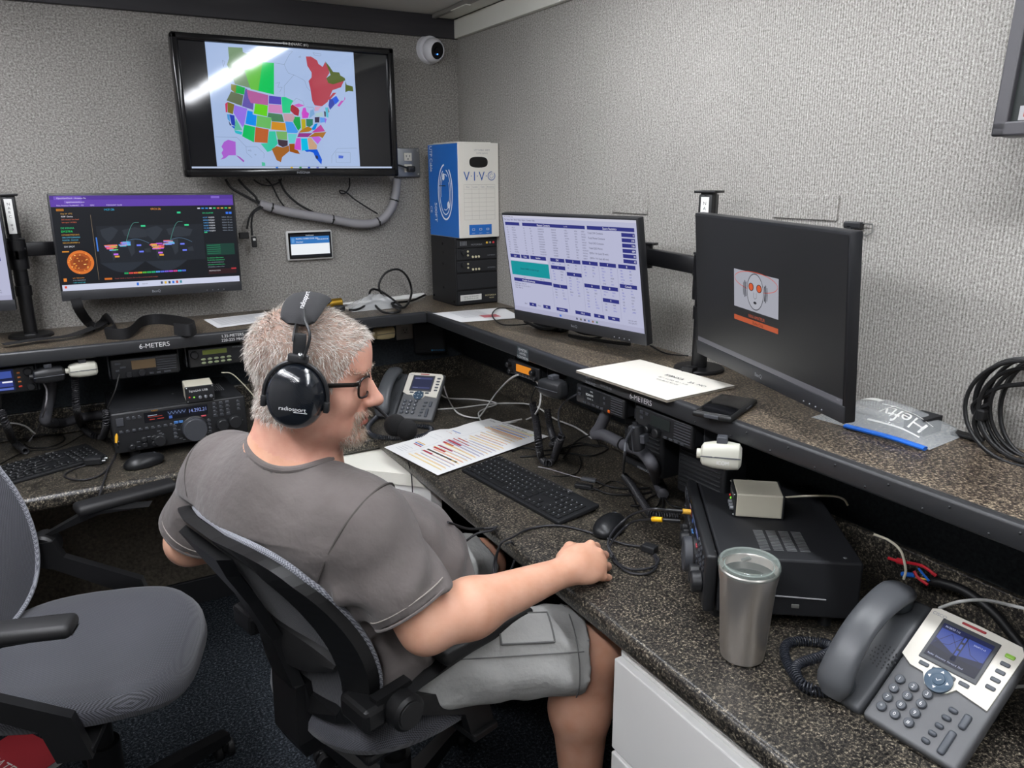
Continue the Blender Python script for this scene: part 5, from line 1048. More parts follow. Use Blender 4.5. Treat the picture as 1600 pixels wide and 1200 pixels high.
# --- desk phones
def phone(label, M, lit):
    """local: origin on the desk at the middle of the front edge, x right, y up, z toward the user"""
    t = thing('desk_phone', label, 'telephone', M, 'desk phones'); sl = R(36); K = T(0, .012, 0) @ Matrix.Rotation(-(PI / 2 - sl), 4, 'X')   # panel frame: y runs up the slope, z out of the panel
    CH = mat('5c5d5f', .42); DK = mat('424447', .4); SL_ = mat('cfcbc0', .4); H_, W_ = .205, .212
    b = MB(K); b.box((.038, H_ / 2, -.012), (W_ - .076, H_, .024), CH, .006, 3); b.build('body', t)
    b = MB(K); b.box((-.072, H_ / 2, -.018), (.072, H_, .026), DK, .008, 3); b.build('cradle', t)
    b = MB(); b.loft([[(-.075, .001, -.03), (.075, .001, -.03), (.08, .001, -.17), (-.08, .001, -.17)], [(-.06, .02, -.05), (.06, .02, -.05), (.07, .085, -.155), (-.07, .085, -.155)]], BLK, smooth=False); b.build('stand', t)
    # pale upper fascia
    P = [(-.030, .198), (-.030, .112), (-.012, .102), (.008, .101), (.018, .086), (.032, .082), (.048, .088), (.056, .1), (.100, .094), (.103, .19), (.095, .201), (.04, .206), (-.02, .203)]
    MB(K).prism([(x, min(y, .2035)) for x, y in P], .0002, .0035, SL_).build('fascia', t)
    MB(K).box((.032, .155, .004), (.082, .072, .003), DK, .003, 2).build('screen_rim', t)
    s = Scr(.072, .058, .0058, .9); s.M = K @ T(.032, .155, 0); s.r(0, 0, 1, 1, '20264e' if lit else '30344f', 0)
    if lit:
        s.r(.02, .15, .45, .66, '33489c'); s.r(.55, .12, .98, .7, '33489c'); s.r(.45, .08, .55, .85, '1a1f3e', 2)
        for yy in (.14, .34, .54): s.r(.475, yy, .525, yy + .14, '3a52b4', 3)
        s.poly([(.02, .45), (.45, .68), (.45, .74), (.02, .7)], '1a1f3e', 3); s.poly([(.98, .55), (.55, .66), (.55, .74), (.98, .72)], '1a1f3e', 3); s.pl([(.5, .1), (.3, .5), (.05, .6)], .0007, '161a34', 4); s.pl([(.5, .1), (.72, .5), (.97, .6)], .0007, '161a34', 4); s.r(.0, .7, 1, 1, '181b30', 2); s.pl([(.03, .6), (.25, .2), (.45, .5)], .0012, '22306e', 3); s.t('06/28/25 11a', .06, .07, .07, 'c8d0f0'); s.t('Redial  Directory  Forward  Dnd', .05, .92, .065, 'c8d0f0'); s.t('5054713 x5', .68, .22, .06, 'c8d0f0', k=4)
    else: s.r(.05, .08, .95, .2, '4a4f78'); s.r(.05, .82, .95, .92, '4a4f78'); s.t('06/28/25', .08, .14, .09, 'a8acc8'); s.t('Directory', .1, .87, .08, 'a8acc8')
    s.build('screen', t)
    MB(K).box((.032, .197, .004), (.034, .004, .002), mat('9a3a3e', .4), .001, 1).build('message_lamp', t); MB(K).text('CISCO', .007, -.016, .193, .0042, INKG).build('lettering', t)
    BT = mat('4a4e54', .45)
    for i in range(4): MB(K).box((.0035 + i * .019, .112, .004), (.0145, .0065, .004), BT, .003, 2).build('soft_key', t)
    for i in range(5): MB(K).box((.089, .180 - i * .0135, .004), (.013, .0065, .004), (mat('8fbf4a', .4) if i == 0 and lit else BT), .003, 2).build('line_key', t)
    b = MB(K); b.lathe([(0, .003), (.0185, .003), (.0185, .007), (.016, .008), (.0085, .0075), (.008, .0085), (0, .009)], 28, mat('33485a', .35), T(.032, .0995, 0)); [b.flatpoly([(.032 + r_ * math.cos(R(a)), .0995 + r_ * math.sin(R(a))) for a, r_ in ((d_, .015), (d_ + 13, .0115), (d_ - 13, .0115))], .0082, INKW) for d_ in (0, 90, 180, 270)]; b.line([(.029, .0995), (.0315, .0972), (.0355, .1012)], .0009, .0092, INKW); b.build('navigation_pad', t)
    for i, c in enumerate('123456789*0#'):
        x, y = -.012 + (i % 3) * .0205, .074 - (i // 3) * .0165; o = MB(K); o.cyl((x, y, 0), (x, y, .005), .0072, .0068, BT, 20, bev=.001); o.text(c, .0075, x, y, .0054, INKW); o.build('key', t)
    for x, y, w_, h in ((.066, .072, .013, .008), (.064, .058, .013, .008), (.062, .043, .012, .008), (.060, .029, .012, .008), (.058, .015, .012, .008), (.085, .066, .0105, .024), (.080, .028, .0105, .038)): MB(K).box((x, y, .001), (w_, h, .008), BT, .004, 3).build('side_key', t)
    b = MB(K); cc = (-.072, .095)
    for r_ in (.004, .009, .014, .0185):
        n = int(r_ * 900)
        for i in range(n): b.cyl((cc[0] + .020 + r_ * math.cos(6.283 * i / n), cc[1] + r_ * math.sin(6.283 * i / n), -.0052), (cc[0] + .020 + r_ * math.cos(6.283 * i / n), cc[1] + r_ * math.sin(6.283 * i / n), -.0046), .0014, m=BLK, n=6)
    b.build('speaker_holes', t)
    # handset
    hsn = MB(K); rr = []
    for i in range(23):
        u = i / 22; y = -.004 + .212 * u; arch = math.sin(PI * u) ** .7; z = .006 + .046 * arch; wd = .029 - .004 * math.sin(PI * u); th = .0145 - .003 * arch; e = .62 if 0 < i < 22 else .5
        if i in (0, 22): wd *= .55; th *= .5
        if i in (1, 21): wd *= .88; th *= .85
        dy = math.cos(PI * u) * .5
        rr.append([(-.076 + wd * math.cos(a), y - math.sin(a) * th * dy * 1.1, z + th * math.sin(a)) for a in (2 * PI * k / 20 for k in range(20))])
    hsn.loft(rr, mat('4a4c4f', .36))
    for y0 in (.022, .184): hsn.loft([[(-.076 + r_ * math.cos(a), y0 + r_ * .95 * math.sin(a), z) for a in (2 * PI * k / 20 for k in range(20))] for r_, z in ((.018, -.003), (.0215, .002), (.0235, .016), (.022, .026))], mat('3a4045', .4))
    hsn.build('handset', t); return t, K
PL = frame((-.478, -.478, ZD), (.73, -.68, 0), (0, 0, 1)); phone('desk phone on the counter in front of the man\'s face', PL, False)
PRm = frame((-.437, -2.298, ZD), (.05, -1, 0), (0, 0, 1)) @ Matrix.Scale(1.07, 4); phone('large desk phone in the lower right corner of the photo', PRm, True)
def coil(name, label, cat, P, rad, pitch, r, m, per=9, group=None):
    b = MB(); b.tube(coil_pts(spline(P, 10), rad, pitch, per), r, m, 6); return tag(b.build(name), label, cat, group)
CB = mat('23262d', .4)
z_ = ZD + .009
coil('coiled_cord', 'dark coiled handset cord beside the large desk phone', 'cord', [at(1298, 1082, z=z_ + .002), at(1258, 1075, z=z_), at(1228, 1030, z=z_), at(1232, 1005, z=z_ + .001), at(1275, 1003, z=z_), at(1302, 1012, z=z_ + .01), at(1285, 1025, z=z_ + .014), at(1245, 1040, z=z_ + .014), at(1250, 1065, z=z_ + .012), at(1272, 1078, z=z_ + .01)], .0075, .0052, .0017, CB)
coil('coiled_cord', 'dark coiled handset cord in front of the back desk phone', 'cord', [at(590, 650, z=z_), at(575, 668, z=z_), at(588, 682, z=z_), at(640, 684, z=z_), at(668, 678, z=z_), at(672, 668, z=z_), at(640, 664, z=z_)], .0065, .006, .0017, CB)
# --- keyboards and mice
def keyboard(label, M):
    """local: x right, y away from the typist, z up"""
    t = thing('keyboard', label, 'keyboard', M, 'black desktop keyboards'); K = Matrix.Rotation(R(5), 4, 'X') @ T(0, 0, .010); W_, H_ = .442, .136
    MB(K).box((0, 0, 0), (W_, H_, .012), mat('1a1b1d', .45), .004, 2).build('base', t)
    KM = mat('121315', .5); LG = mat('9a9ca0', .6); u = .0188; x0 = -W_ / 2 + .008; rows = []
    def key(x, y, w_, h=u): o = MB(K); o.box((x + w_ / 2, y, .0075), (w_ - .003, h - .003, .004), KM, .0012, 1); o.quad(x + w_ / 2 - .0022 - w_ * .12, y + .001, x + w_ / 2 + .001 - w_ * .12, y + .0042, .0097, LG); o.build('key', t)
    n = 0
    for r_, (y, ks) in enumerate(((.050, [1] + [1.0] * 12 + [.95]), (.026, [1] * 13 + [1.9]), (.007, [1.5] + [1] * 12 + [1.4]), (-.012, [1.8] + [1] * 11 + [2.1]), (-.031, [2.3] + [1] * 10 + [2.6]), (-.050, [1.3, 1.1, 1.2, 5.6, 1.2, 1.1, 1.1, 1.3]))):
        x = x0; tot = sum(ks); sc = 14.9 / tot
        for k_ in ks: key(x, y, k_ * u * sc, u * (.72 if r_ == 0 else 1)); x += k_ * u * sc
    x1 = x0 + 15.2 * u
    for i in range(3): key(x1 + i * u, .050, u, u * .72); key(x1 + i * u, .026, u); key(x1 + i * u, .007, u); key(x1 + i * u, -.05, u, u)
    key(x1 + u, -.031, u)
    x2 = x1 + 3.3 * u
    for i in range(4):
        for y in (.026, .007, -.012, -.031, -.05): key(x2 + i * u * .99, y, u * .99)
    MB(K).text('DELL', .008, x1 + u * 2, .064, .0063, LG).build('lettering', t)
    for sx in (-1, 1): MB(K).box((sx * .17, .055, -.013), (.03, .012, .02), BLK, .002).build('foot', t)
    return t
keyboard('keyboard in front of the man, beside the coloured chart', frame((-.4215, -1.222, ZD), (.105, -.99, 0), (.99, .105, 0), (0, 0, 1)))
keyboard('keyboard on the back desk counter at the left photo edge', frame((-1.622, -.378, ZD), (.92, .39, 0), (-.39, .92, 0), (0, 0, 1)))
def mouse(label, M):
    f_ = lambda P: smax(smin(ell(P, (0, .006, .012), (.031, .052, .024)), ell(P, (0, -.02, .008), (.029, .038, .018)), .02), -P[:, 2], .003); v, f = surface_nets(f_, (-.045, -.07, -.01), (.045, .07, .05), .0022)
    t = thing('computer_mouse', label, 'mouse', M, 'black computer mice'); np_obj('shell', v, f, [mat('17181a', .38)], t); b = MB(); b.cyl((-.004, .031, .0272), (.004, .031, .0272), .0068, m=DGRY, n=18); b.build('scroll_wheel', t); b = MB(); b.tube(spline([(0, .01, .0365), (0, .03, .0335), (0, .05, .0225)], 5), .0006, BLKM, 5); b.build('button_split', t)
mouse('mouse by the man\'s right hand', frame((-.372, -1.530, ZD + .0005), (.5, -.87, 0), (.87, .5, 0), (0, 0, 1))); mouse('mouse on the back desk counter near the man\'s shoulder', frame((-1.30, -.48, ZD + .0005), (.25, -.97, 0), (.97, .25, 0), (0, 0, 1)))
# --- repeater cabinet and cable box in the corner
RB = thing('repeater_cabinet', 'tall black radio cabinet standing in the shelf corner', 'radio cabinet', frame((-.086, -.305, ZS), (.99, .03, 0), (0, 0, 1))); K = T(-.002, .125, 0); CBK = mat('151517', .45); w_, h, d = .182, .25, .2
MB(K).box((0, 0, -d / 2), (w_, h, d), CBK, .003).build('case', RB)
for y, hh, nm in ((.104, .03, 'top_panel'), (.066, .042, 'radio_unit'), (.02, .042, 'radio_unit'), (-.036, .058, 'blank_panel'), (-.096, .05, 'lower_panel')):
    o = MB(K).box((0, y, .002), (w_ - .012, hh, .006), BLKM, .002).build(nm, RB)
    if nm == 'radio_unit':
        for i in range(3): MB(K).cyl((-.02 + i * .013, y - .011, .004), (-.02 + i * .013, y - .011, .008), .0042, m=mat('c8c0a0', .4), n=12).build('button', o)
        MB(K).cyl((-.062, y + .008, .004), (-.062, y + .008, .016), .008, m=BLK, n=16).build('knob', o)
        for dy in (.01, -.004): MB(K).cyl((-.04, y + dy, .004), (-.04, y + dy, .007), .0038, m=mat('c8c0a0', .4), n=12).build('button', o)
        MB(K).text('MOTOROLA', .006, .06, y - .008, .0055, INKG).build('lettering', o)
for i, h_ in enumerate(('c8a03a', 'a8a8a0', 'b03038')): MB(K).sph((.042 + i * .014, .105, .005), .004, emit(h_, .9) if i != 1 else mat(h_, .4), 10, 8).build('lamp', RB)
b = MB(K); b.text('MOTOROLA', .0085, -.002, .1, .0055, INKG); b.build('lettering', RB); b = MB(K)
for i in range(5): b.box((-.07 + i * .006, .106, .005), (.0022, .016, .001), INKG)
b.build('meter_marks', RB)
b = MB(K); b.box((-.03, -.096, .0055), (.09, .022, .001), WHT); b.text('154.265 155.160 453.925', .0062, -.03, -.092, .0064, BLK); b.text('TX 159.075 RX 151.340', .0062, -.03, -.100, .0064, BLK); b.build('paper_label', RB); b = MB(K); b.text('MOTOROLA', .0085, .055, -.093, .0055, mat('c8c098', .5)); b.text('RADIUS', .006, .06, -.103, .0055, mat('c8c098', .5)); b.build('brand_plate', RB)
SM = K @ frame((-w_ / 2, 0, -d / 2), (0, 0, 1), (0, 1, 0)); b = MB(SM)
for x, y in ((.0, .1), (.0, .068), (.0, .025), (.0, -.065), (-.085, -.105), (.085, -.11)): b.cyl((x, y, 0), (x, y, .0015), .0045, m=BLKG, n=14)
b.build('side_screws', RB)
BX = thing('cable_box', 'blue and white cardboard cable box on top of the black radio cabinet', 'box', frame((-.0875, -.332, ZS + .2515), (.985, .035, 0), (0, 0, 1))); w_, h, d = .168, .334, .238; K = T(0, h / 2, 0); BW = mat('d8d5cc', .55); BBL = mat('1d63b4', .45, vary=(9, '2369ba'))
b = MB(K); b.box((0, 0, -d / 2), (w_, h, d), BW, .0015, 1); b.build('carton', BX); b = MB(K); b.box((-w_ / 2 - .0004, 0, -d / 2), (.0012, h - .004, d - .004), BBL); b.build('blue_side', BX)
b = MB(K); rr_ = [(-.028 + .012 * math.cos(a) if False else 0, 0) for a in (0,)]
oval = [(.038 * (1 if abs(math.cos(a)) < 1 else 1) * math.copysign(abs(math.cos(a)) ** .7, math.cos(a)), .1 + .019 * math.copysign(abs(math.sin(a)) ** .7, math.sin(a))) for a in (2 * PI * k / 28 for k in range(28))]
b.flatpoly(oval, .0006, mat('100e0c', .9)); b.build('hand_hole', BX)
b = MB(K); BI = mat('24549c', .5)
for c, x in (('V', -.05), ('I', -.018), ('V', .012)): b.text(c, .046, x, .052, .0006, BI, sx=.9)
for x in (-.031, -.006, .031): b.sph((x, .052, .0004), (.002, .002, .0004), BI, 8, 6)
for r_ in (.0155, .0135, .0075): b.line([(.053 + r_ * math.cos(a), .052 + r_ * math.sin(a)) for a in (2 * PI * k / 24 + r_ * 90 for k in range(23))], .0014, .0006, BI)
b.build('logo', BX)
b = MB(K); LN = mat('a9a69e', .6)
for i in range(9): b.line([(-.062, .022 - i * .0155), (.066, .022 - i * .0155)], .0008, .0005, LN)
for x in (-.062, -.03, .0, .03, .066): b.line([(x, .022), (x, -.102)], .0008, .0005, LN)
for x, c in ((-.046, 'Date'), (-.015, 'Installer'), (.015, 'Cable'), (.048, 'Remaining')): b.text(c, .007, x, .014, .0005, INKG)
b.build('form_print', BX); b = MB(K); b.text('UTP CABLE  500FT', .008, .015, .142, .0005, INKG); b.text('CAT5E 24AWG', .007, .015, .131, .0005, INKG); b.build('lettering', BX)
b = MB(K); b.box((.004, -.138, .0006), (.094, .036, .001), BBL)
for x in (-.026, .004, .034): b.line([(x - .005, -.138 + .004), (x + .005, -.138 + .004), (x + .005, -.144 + .004), (x - .005, -.144 + .004), (x - .005, -.134)], .0012, .0014, INKW); b.text('support', .004, x, -.15, .0014, INKW)
b.build('blue_panel', BX)
SF = K @ frame((-w_ / 2 - .0012, 0, -d / 2), (0, 0, 1), (0, 1, 0)); b = MB(SF); WI = mat('e6ebf2', .5)
for rx, ry, wd, a0, a1 in ((.056, .098, .006, 95, 420), (.044, .08, .004, 110, 440), (.034, .064, .003, 60, 200), (.034, .064, .003, 250, 400)): b.line([(.018 + rx * math.cos(R(a)), -.005 + ry * math.sin(R(a))) for a in range(a0, a1, 8)], wd, .0004, WI)
for x, y in ((.006, .05), (.042, -.05)): b.flatpoly([(x + .010 * math.cos(2 * PI * k / 12), y + .013 * math.sin(2 * PI * k / 12)) for k in range(12)], .0005, WI)
b.line([(-.03, .018), (.022, .018)], .003, .0006, BLK)
b.M = SF @ Matrix.Rotation(-PI / 2, 4, 'Z'); b.text('UTP Cable', .03, -.115, -.092, .0004, WI, sx=.7); b.text('500FT', .026, .08, -.062, .0004, WI, sx=1.1); b.text('CE', .022, .07, -.1, .0004, WI); b.build('blue_side_print', BX)
MB(K).box((-.01, h / 2 + .002, -d * .45), (w_ * .9, .003, d * .7), BW, .001).build('top_flap', BX)
# --- security camera on the back wall
p = at(670, 78, y=-.001); t = thing('security_camera', 'white dome security camera below the black ceiling board in the corner', 'camera', wallframe(p)); MB().lathe([(0, 0), (.052, 0), (.052, .008), (.046, .02), (.0, .022)], 36, mat('d8d8dc', .35)).build('mount', t)
aim = V((.28, -.18, 1)).normalized(); KC = frame((.004, -.004, .026), aim.orthogonal(), aim.cross(aim.orthogonal()), aim); b = MB(KC); b.lathe([(0, -.03), (.03, -.026), (.043, -.006), (.044, .01), (.036, .026), (.031, .03), (.030, .027)], 36, mat('d8d8dc', .35)); b.build('ball', t); MB(KC).lathe([(.0302, .027), (.022, .0255), (0, .025)], 32, BLKG).build('lens_window', t); MB(KC).lathe([(.012, .0256), (.011, .028), (0, .027)], 24, mat('111114', .1)).build('lens', t)
MB().sph((.0115, -.021, .052), .0028, emit('4a90ff', 2.5), 10, 8).build('indicator_light', t)
# --- steel tumbler
t = thing('tumbler', 'stainless steel tumbler with a clear lid on the counter', 'tumbler', T(-.473, -2.052, ZD) @ Matrix.Scale(1.08, 4)); BST = ramp_mat('brushed_steel', [(60, .5)], [(.3, 'c6bfb8'), (.7, 'd8d2cb')], .33, .04, stretch=(1, 1, .02)); BST.node_tree.nodes['Principled BSDF'].inputs['Metallic'].default_value = .88
ht = .163; MB().lathe([(0, .001), (.0315, .001), (.0345, .004), (.0365, .02), (.0368, .021), (.0435, ht - .03), (.0465, ht - .012), (.0462, ht - .002), (.0445, ht), (.0425, ht - .003), (.035, .012), (0, .01)], 48, BST).build('cup', t)
GL = mat('dfe6e2', .04, trans=1, ior=1.12, alpha=.45, spec=.8); GR = mat('a9b5ae', .04, alpha=.38, spec=.9, coat=1); MB().lathe([(.0468, ht - .005), (.0486, ht - .001), (.0486, ht + .007), (.0462, ht + .0105), (.042, ht + .0095), (.0400, ht + .002)], 48, GR).build('lid_rim', t); MB().lathe([(.0400, ht + .002), (0, ht + .002)], 48, mat('cdd8d2', .03, alpha=.10, spec=.5)).build('lid', t); MB().lathe([(.0385, ht + .0022), (.0375, ht + .0028)], 48, mat('8fa09a', .1)).build('lid_ring', t); b = MB(); b.box((.008, .014, ht + .004), (.018, .008, .004), mat('c8d0cc', .08, trans=.8, alpha=.6), .002); b.build('slider_tab', t); MB().lathe([(0, ht - .014), (.0425, ht - .014)], 40, mat('12110c', .05)).build('drink', t)
# ------------------------------------------------------------------ conduits, cables, papers and other small things
def resample(P, step):
    P = [V(p) for p in P]; out = [P[0]]; acc = 0
    for a, b in zip(P, P[1:]):
        l = (b - a).length
        while acc + l >= step:
            t = (step - acc) / l; a = a + (b - a) * t; l = (b - a).length; acc = 0; out.append(a)
        acc += l
    out.append(P[-1]); return out
def corrugated(name, label, P, r, m, ties=(), cat='conduit', step=.0022, n=16):
    Q = resample(spline(P, 12), step); t = thing(name, label, cat, T(Q[0])); K = T(-Q[0]); MB(K).tube(Q, [r * (1 if i % 2 else .93) for i in range(len(Q))], m, n).build('tube', t, auto=0)
    for k in ties:
        i = int(k * (len(Q) - 1)); a = (Q[min(i + 2, len(Q) - 1)] - Q[max(i - 2, 0)]).normalized(); MB(K).cyl(Q[i] - a * .0022, Q[i] + a * .0022, r * 1.05, m=TIE, n=20).box((0, 0, 0), (.008, .006, .006), TIE, .001, M=T(Q[i] + V((0, -r * 1.05, 0)))).build('cable_tie', t)
    return t
GC = mat('8b898c', .6); GC2 = mat('4e4e53', .6); Y0 = -.036
def A(*q, **k):
    o = []
    for a, b in q:
        p = at(a, b, **k)
        if p.x > -.027: p = at(a, b, x=-.027)
        if 'y' not in k and p.y > -.027: p = at(a, b, y=-.027)
        o.append(p)
    return o
corrugated('conduit', 'grey corrugated conduit curving below the television to the outlet box', A((405, 319), (450, 331), (515, 342), (560, 350), (592, 346), (610, 328), (618, 305), (620, 279), y=Y0), .0165, GC, (.07, .42, .70, .87))
# cables behind and below the television
BC = mat('0f0f10', .5)
for i, (q, l) in enumerate(((((352, 280), (362, 294), (385, 307), (404, 317), (418, 322)), 'black television cable entering the conduit, leftmost of two'), (((372, 280), (384, 293), (398, 306), (404, 315), (420, 322)), 'black television cable entering the conduit, right one of two'))): cable('cable', l, 'cable', A(*q, y=Y0 - .002 * i), .0042, BC, group='television cables')
cable('cable', 'thin black cable hanging in a loop from the television middle', 'cable', A((396, 281), (408, 288), (422, 290), (436, 285), (440, 279), y=-.03), .0028, BC, group='television cables')
cable('cable', 'black cable running from the television down behind the conduit, steeper one', 'cable', A((415, 279), (425, 290), (435, 310), (448, 328), y=-.018), .0028, BC, group='television cables'); cable('cable', 'black cable sweeping from the television down to the conduit middle', 'cable', A((436, 280), (446, 300), (465, 318), (488, 331), (500, 338), y=-.022), .004, BC, group='television cables')
t = cable('cable', 'thin black cable with a tied knot hanging under the right half of the television', 'cable', A((546, 278), (546, 292), (540, 301), (533, 302), (531, 298), (540, 300), (555, 312), (575, 325), (590, 334), y=-.028), .0028, BC, group='television cables')
for q, e, l in ((((408, 322), (396, 330), (389, 342), (386, 358)), (381, 368), 'black cable with a wide video plug hanging left of the conduit'), (((411, 324), (397, 332), (393, 348), (394, 368)), (397, 378), 'black cable with a white-marked plug hanging left of the conduit')):
    P = spline(A(*q, y=-.05), 8); t = thing('video_cable', l, 'cable', T(P[0]), 'video cables below the television'); K = T(-P[0]); MB(K).tube(P, .0034, BC).build('cord', t); c = at(*e, y=-.05); wide = 'wide' in l
    MB(K).box(c, (.034 if wide else .017, .012, .022 if wide else .038), BC, .003, 2, M=None).build('plug', t)
    if not wide: MB(K).box(c + V((0, -.0062, .009)), (.009, .001, .008), WHT).build('mark', t)
# ---- on the back shelf
STR = mat('18181a', .7, bump=(900, .4)); zs = ZS + .001
t = thing('strap', 'black webbing strap tangled along the back shelf below the world map monitor', 'strap', at(140, 510, z=ZS)); t.matrix_basis = T(at(140, 510, z=ZS)); K = t.matrix_basis.inverted(); b = MB(K)
b.tube(spline(A((5, 538), (60, 530), (110, 524), (150, 510), (165, 500), z=ZS + .012) + A((172, 498), z=ZS + .04) + A((182, 515), z=ZS + .02) + A((165, 522), (200, 521), (222, 503), (250, 499), z=ZS + .016) + A((285, 503), (305, 510), z=ZS + .02) + A((296, 516), (272, 514), z=ZS + .022), 9), .01, STR, 6, flat=(.021, .0016)); b.build('webbing', t)
b = MB(K); b.tube(spline(A((118, 466), y=-.16) + A((124, 484), y=-.15) + A((138, 504), z=ZS + .02) + A((148, 512), z=ZS + .012), 8), .01, STR, 6, flat=(.002, .015)); b.build('hanging_end', t)
def paper(label, P, lines=None, m=PAPER, cat='paper', nm='paper_sheet', ext=None):
    C = sum((V(q) for q in P), V((0, 0, 0))) / 4; t = thing(nm, label, cat, T(C)); a, b_, c, d = [V(q) - C for q in P]; b = MB(); n = 12; top = []
    bow = lambda u, v: .0015 + (ext(u, v) if ext else .0008 * math.sin(u * 5) * math.sin(v * 4))
    pt = lambda u, v, dz=0: (a * (1 - u) + b_ * u) * (1 - v) + (d * (1 - u) + c * u) * v + V((0, 0, bow(u, v) + dz))
    b.loft([[pt(i / n, j / n) for i in range(n + 1)] for j in range(n + 1)], m, caps=False, closed=False); b.loft([[pt(i / n, j / n, -.0004) for i in range(n + 1)] for j in range(n + 1)], m, caps=False, closed=False); b.build('sheet', t)
    if lines:
        p_ = MB()
        for u0, v0, u1, v1, h in lines:
            k = max(1, int(max(u1 - u0, v1 - v0) * 10)); mm = mat(h, .8); hu = u1 - u0 > v1 - v0
            for i in range(k):
                U0, U1 = (u0 + (u1 - u0) * i / k, u0 + (u1 - u0) * (i + 1) / k) if hu else (u0, u1); V0, V1 = (v0, v1) if hu else (v0 + (v1 - v0) * i / k, v0 + (v1 - v0) * (i + 1) / k)
                p_.add([pt(U0, V0, .0005), pt(U1, V0, .0005), pt(U1, V1, .0005), pt(U0, V1, .0005)], [(0, 3, 2, 1)], mm)
        p_.build('print', t)
    return t, pt
rr = random.Random(11)
paper('printed white sheet on the back shelf left of the man\'s head', A((318, 500), (432, 487), (450, 498), (340, 513), z=ZS + .0006), [(.08 + .0, .12 + i * .085, .08 + .8, .145 + i * .085, 'a8a8ac') for i in range(9)])
paper('white sheet with a red stamp on the shelf before the radio cabinet', A((676, 490), (786, 481), (818, 497), (720, 504), z=ZS + .0006), [(.2, .1 + i * .07, .62, .115 + i * .07, '9a9aa0') for i in range(9)] + [(.46, .55, .72, .78, 'c06a70')])
t = thing('rolled_paper', 'long white paper roll lying along the back wall on the shelf', 'paper roll', T(at(560, 476, y=-.03))); K = t.matrix_basis.inverted(); MB(K).cyl(at(392, 497, y=-.028), at(662, 462, y=-.028), .0125, m=WHT, n=20).build('roll', t); t.location.z += 0
t = thing('tape_roll', 'shiny gold tube on the back shelf behind the headphones', 'tube', T(at(515, 475, y=-.075))); K = t.matrix_basis.inverted(); MB(K).cyl(at(490, 478, y=-.08), at(534, 472, y=-.08), .017, m=mat('a8842c', .3, .8), n=24, bev=.002).build('tube', t)
CLR = mat('f0f2f2', .12, alpha=.34, spec=.9); CLR2 = mat('f4f6f6', .15, alpha=.5, spec=.8)
def crumple(name, label, cx, cy, w_, d_, h_, M, seed, cat, m, nx=16, ny=12, rough=1.0):
    r = random.Random(seed); t = thing(name, label, cat, M); b = MB(); ph = [r.random() * 6.28 for _ in range(8)]
    def z(u, v): e = (1 - abs(2 * u - 1) ** 3) * (1 - abs(2 * v - 1) ** 3); return e * h_ * (.72 + rough * (-.1 + .2 * math.sin(7 * u + ph[0] + 3 * v) + .13 * abs(math.sin(11 * v - 6 * u + ph[1])) + .10 * abs(math.sin(17 * u + 9 * v + ph[2]))))
    b.loft([[((i / nx - .5) * w_, (j / ny - .5) * d_, .001 + z(i / nx, j / ny)) for i in range(nx + 1)] for j in range(ny + 1)], m, caps=False, closed=False, smooth=False); b.loft([[((i / nx - .5) * w_, (j / ny - .5) * d_, .0008) for i in range(nx + 1)] for j in range(ny + 1)], m, caps=False, closed=False); b.build('film', t); return t, z
crumple('plastic_bag', 'crumpled clear plastic bag on the back shelf next to the gold tube', 0, 0, .19, .13, .05, T(at(580, 480, z=ZS) + V((.0, -.01, .0005))), 3, 'bag', CLR)
z1 = ZS + .008
t = thing('power_lead', 'black power cord coiled in loops on the back shelf by the cabinet', 'cord', T(at(600, 480, z=ZS))); K = t.matrix_basis.inverted()
P = A((545, 484), (560, 483), z=z1 + .008) + A((588, 470), y=-.11) + A((612, 478), (625, 485), (612, 489), (594, 485), z=z1) + A((578, 464), (582, 452), (600, 458), y=-.10) + A((628, 480), z=z1) + A((604, 468), y=-.09) + A((592, 448), (602, 427), (622, 421), (637, 434), (643, 458), y=-.075) + A((632, 480), z=z1) + A((612, 474), z=z1 + .012) + A((642, 470), z=z1) + A((664, 461), y=-.05)
MB(K).tube(spline(P, 8), .0042, BC).build('cord', t); MB(K).box(at(530, 482, z=z1 + .01), (.038, .024, .022), BC, .005, 2).build('plug', t)
# ---- right-hand shelf
wbM = A((900, 580), (1000, 563), (1148, 604), (1042, 627), z=ZS + .004); t, pt = paper('whiteboard with handwritten notes lying on the right-hand shelf edge', wbM, None, mat('e9e5da', .3), 'whiteboard', 'whiteboard', ext=lambda u, v: .001)
C = t.location.copy(); b = MB(); b.loft([[V(q) - C + V((0, 0, -.0032)) for q in wbM], [V(q) - C + V((0, 0, .0006)) for q in wbM]], mat('8a8378', .6), smooth=False); b.build('board_edge', t)
ux = (V(wbM[2]) - V(wbM[1])); uy = (V(wbM[1]) - V(wbM[0])); BF = frame(V((0, 0, .0035)), ux, uy); b = MB(BF); ink = mat('4a4a50', .7)
for s_, x, y, h in (('K0NXA', .03, .045, .018), ('3A  MO', .105, .04, .016), ('20 = 14.250  40 = 7.18', .05, .018, .010), ('6 m Band 50.125', .05, -.0, .010)): b.text(s_, h, x, y, 0, ink)
b.build('handwriting', t)
p = A((1080, 640), (1126, 612), (1186, 622), (1142, 654), z=ZS + .014); c = sum(p, V((0, 0, 0))) / 4; M = frame((c.x, c.y, ZS), (p[1] + p[2] - p[0] - p[3]), (p[0] - p[3])); t = thing('smartphone', 'black smartphone in a rugged case on the shelf beside the whiteboard', 'phone', M)
MB().box((0, 0, .0068), (.158, .083, .012), mat('131415', .5), .005, 3).build('case', t); MB().box((0, 0, .0125), (.146, .071, .002), BLKG, .004, 3).build('screen', t); MB().box((-.079, .0, .007), (.004, .03, .007), DGRY, .001).build('port_cover', t); MB().box((.02, -.0415, .0075), (.03, .002, .004), DGRY).build('side_button', t)
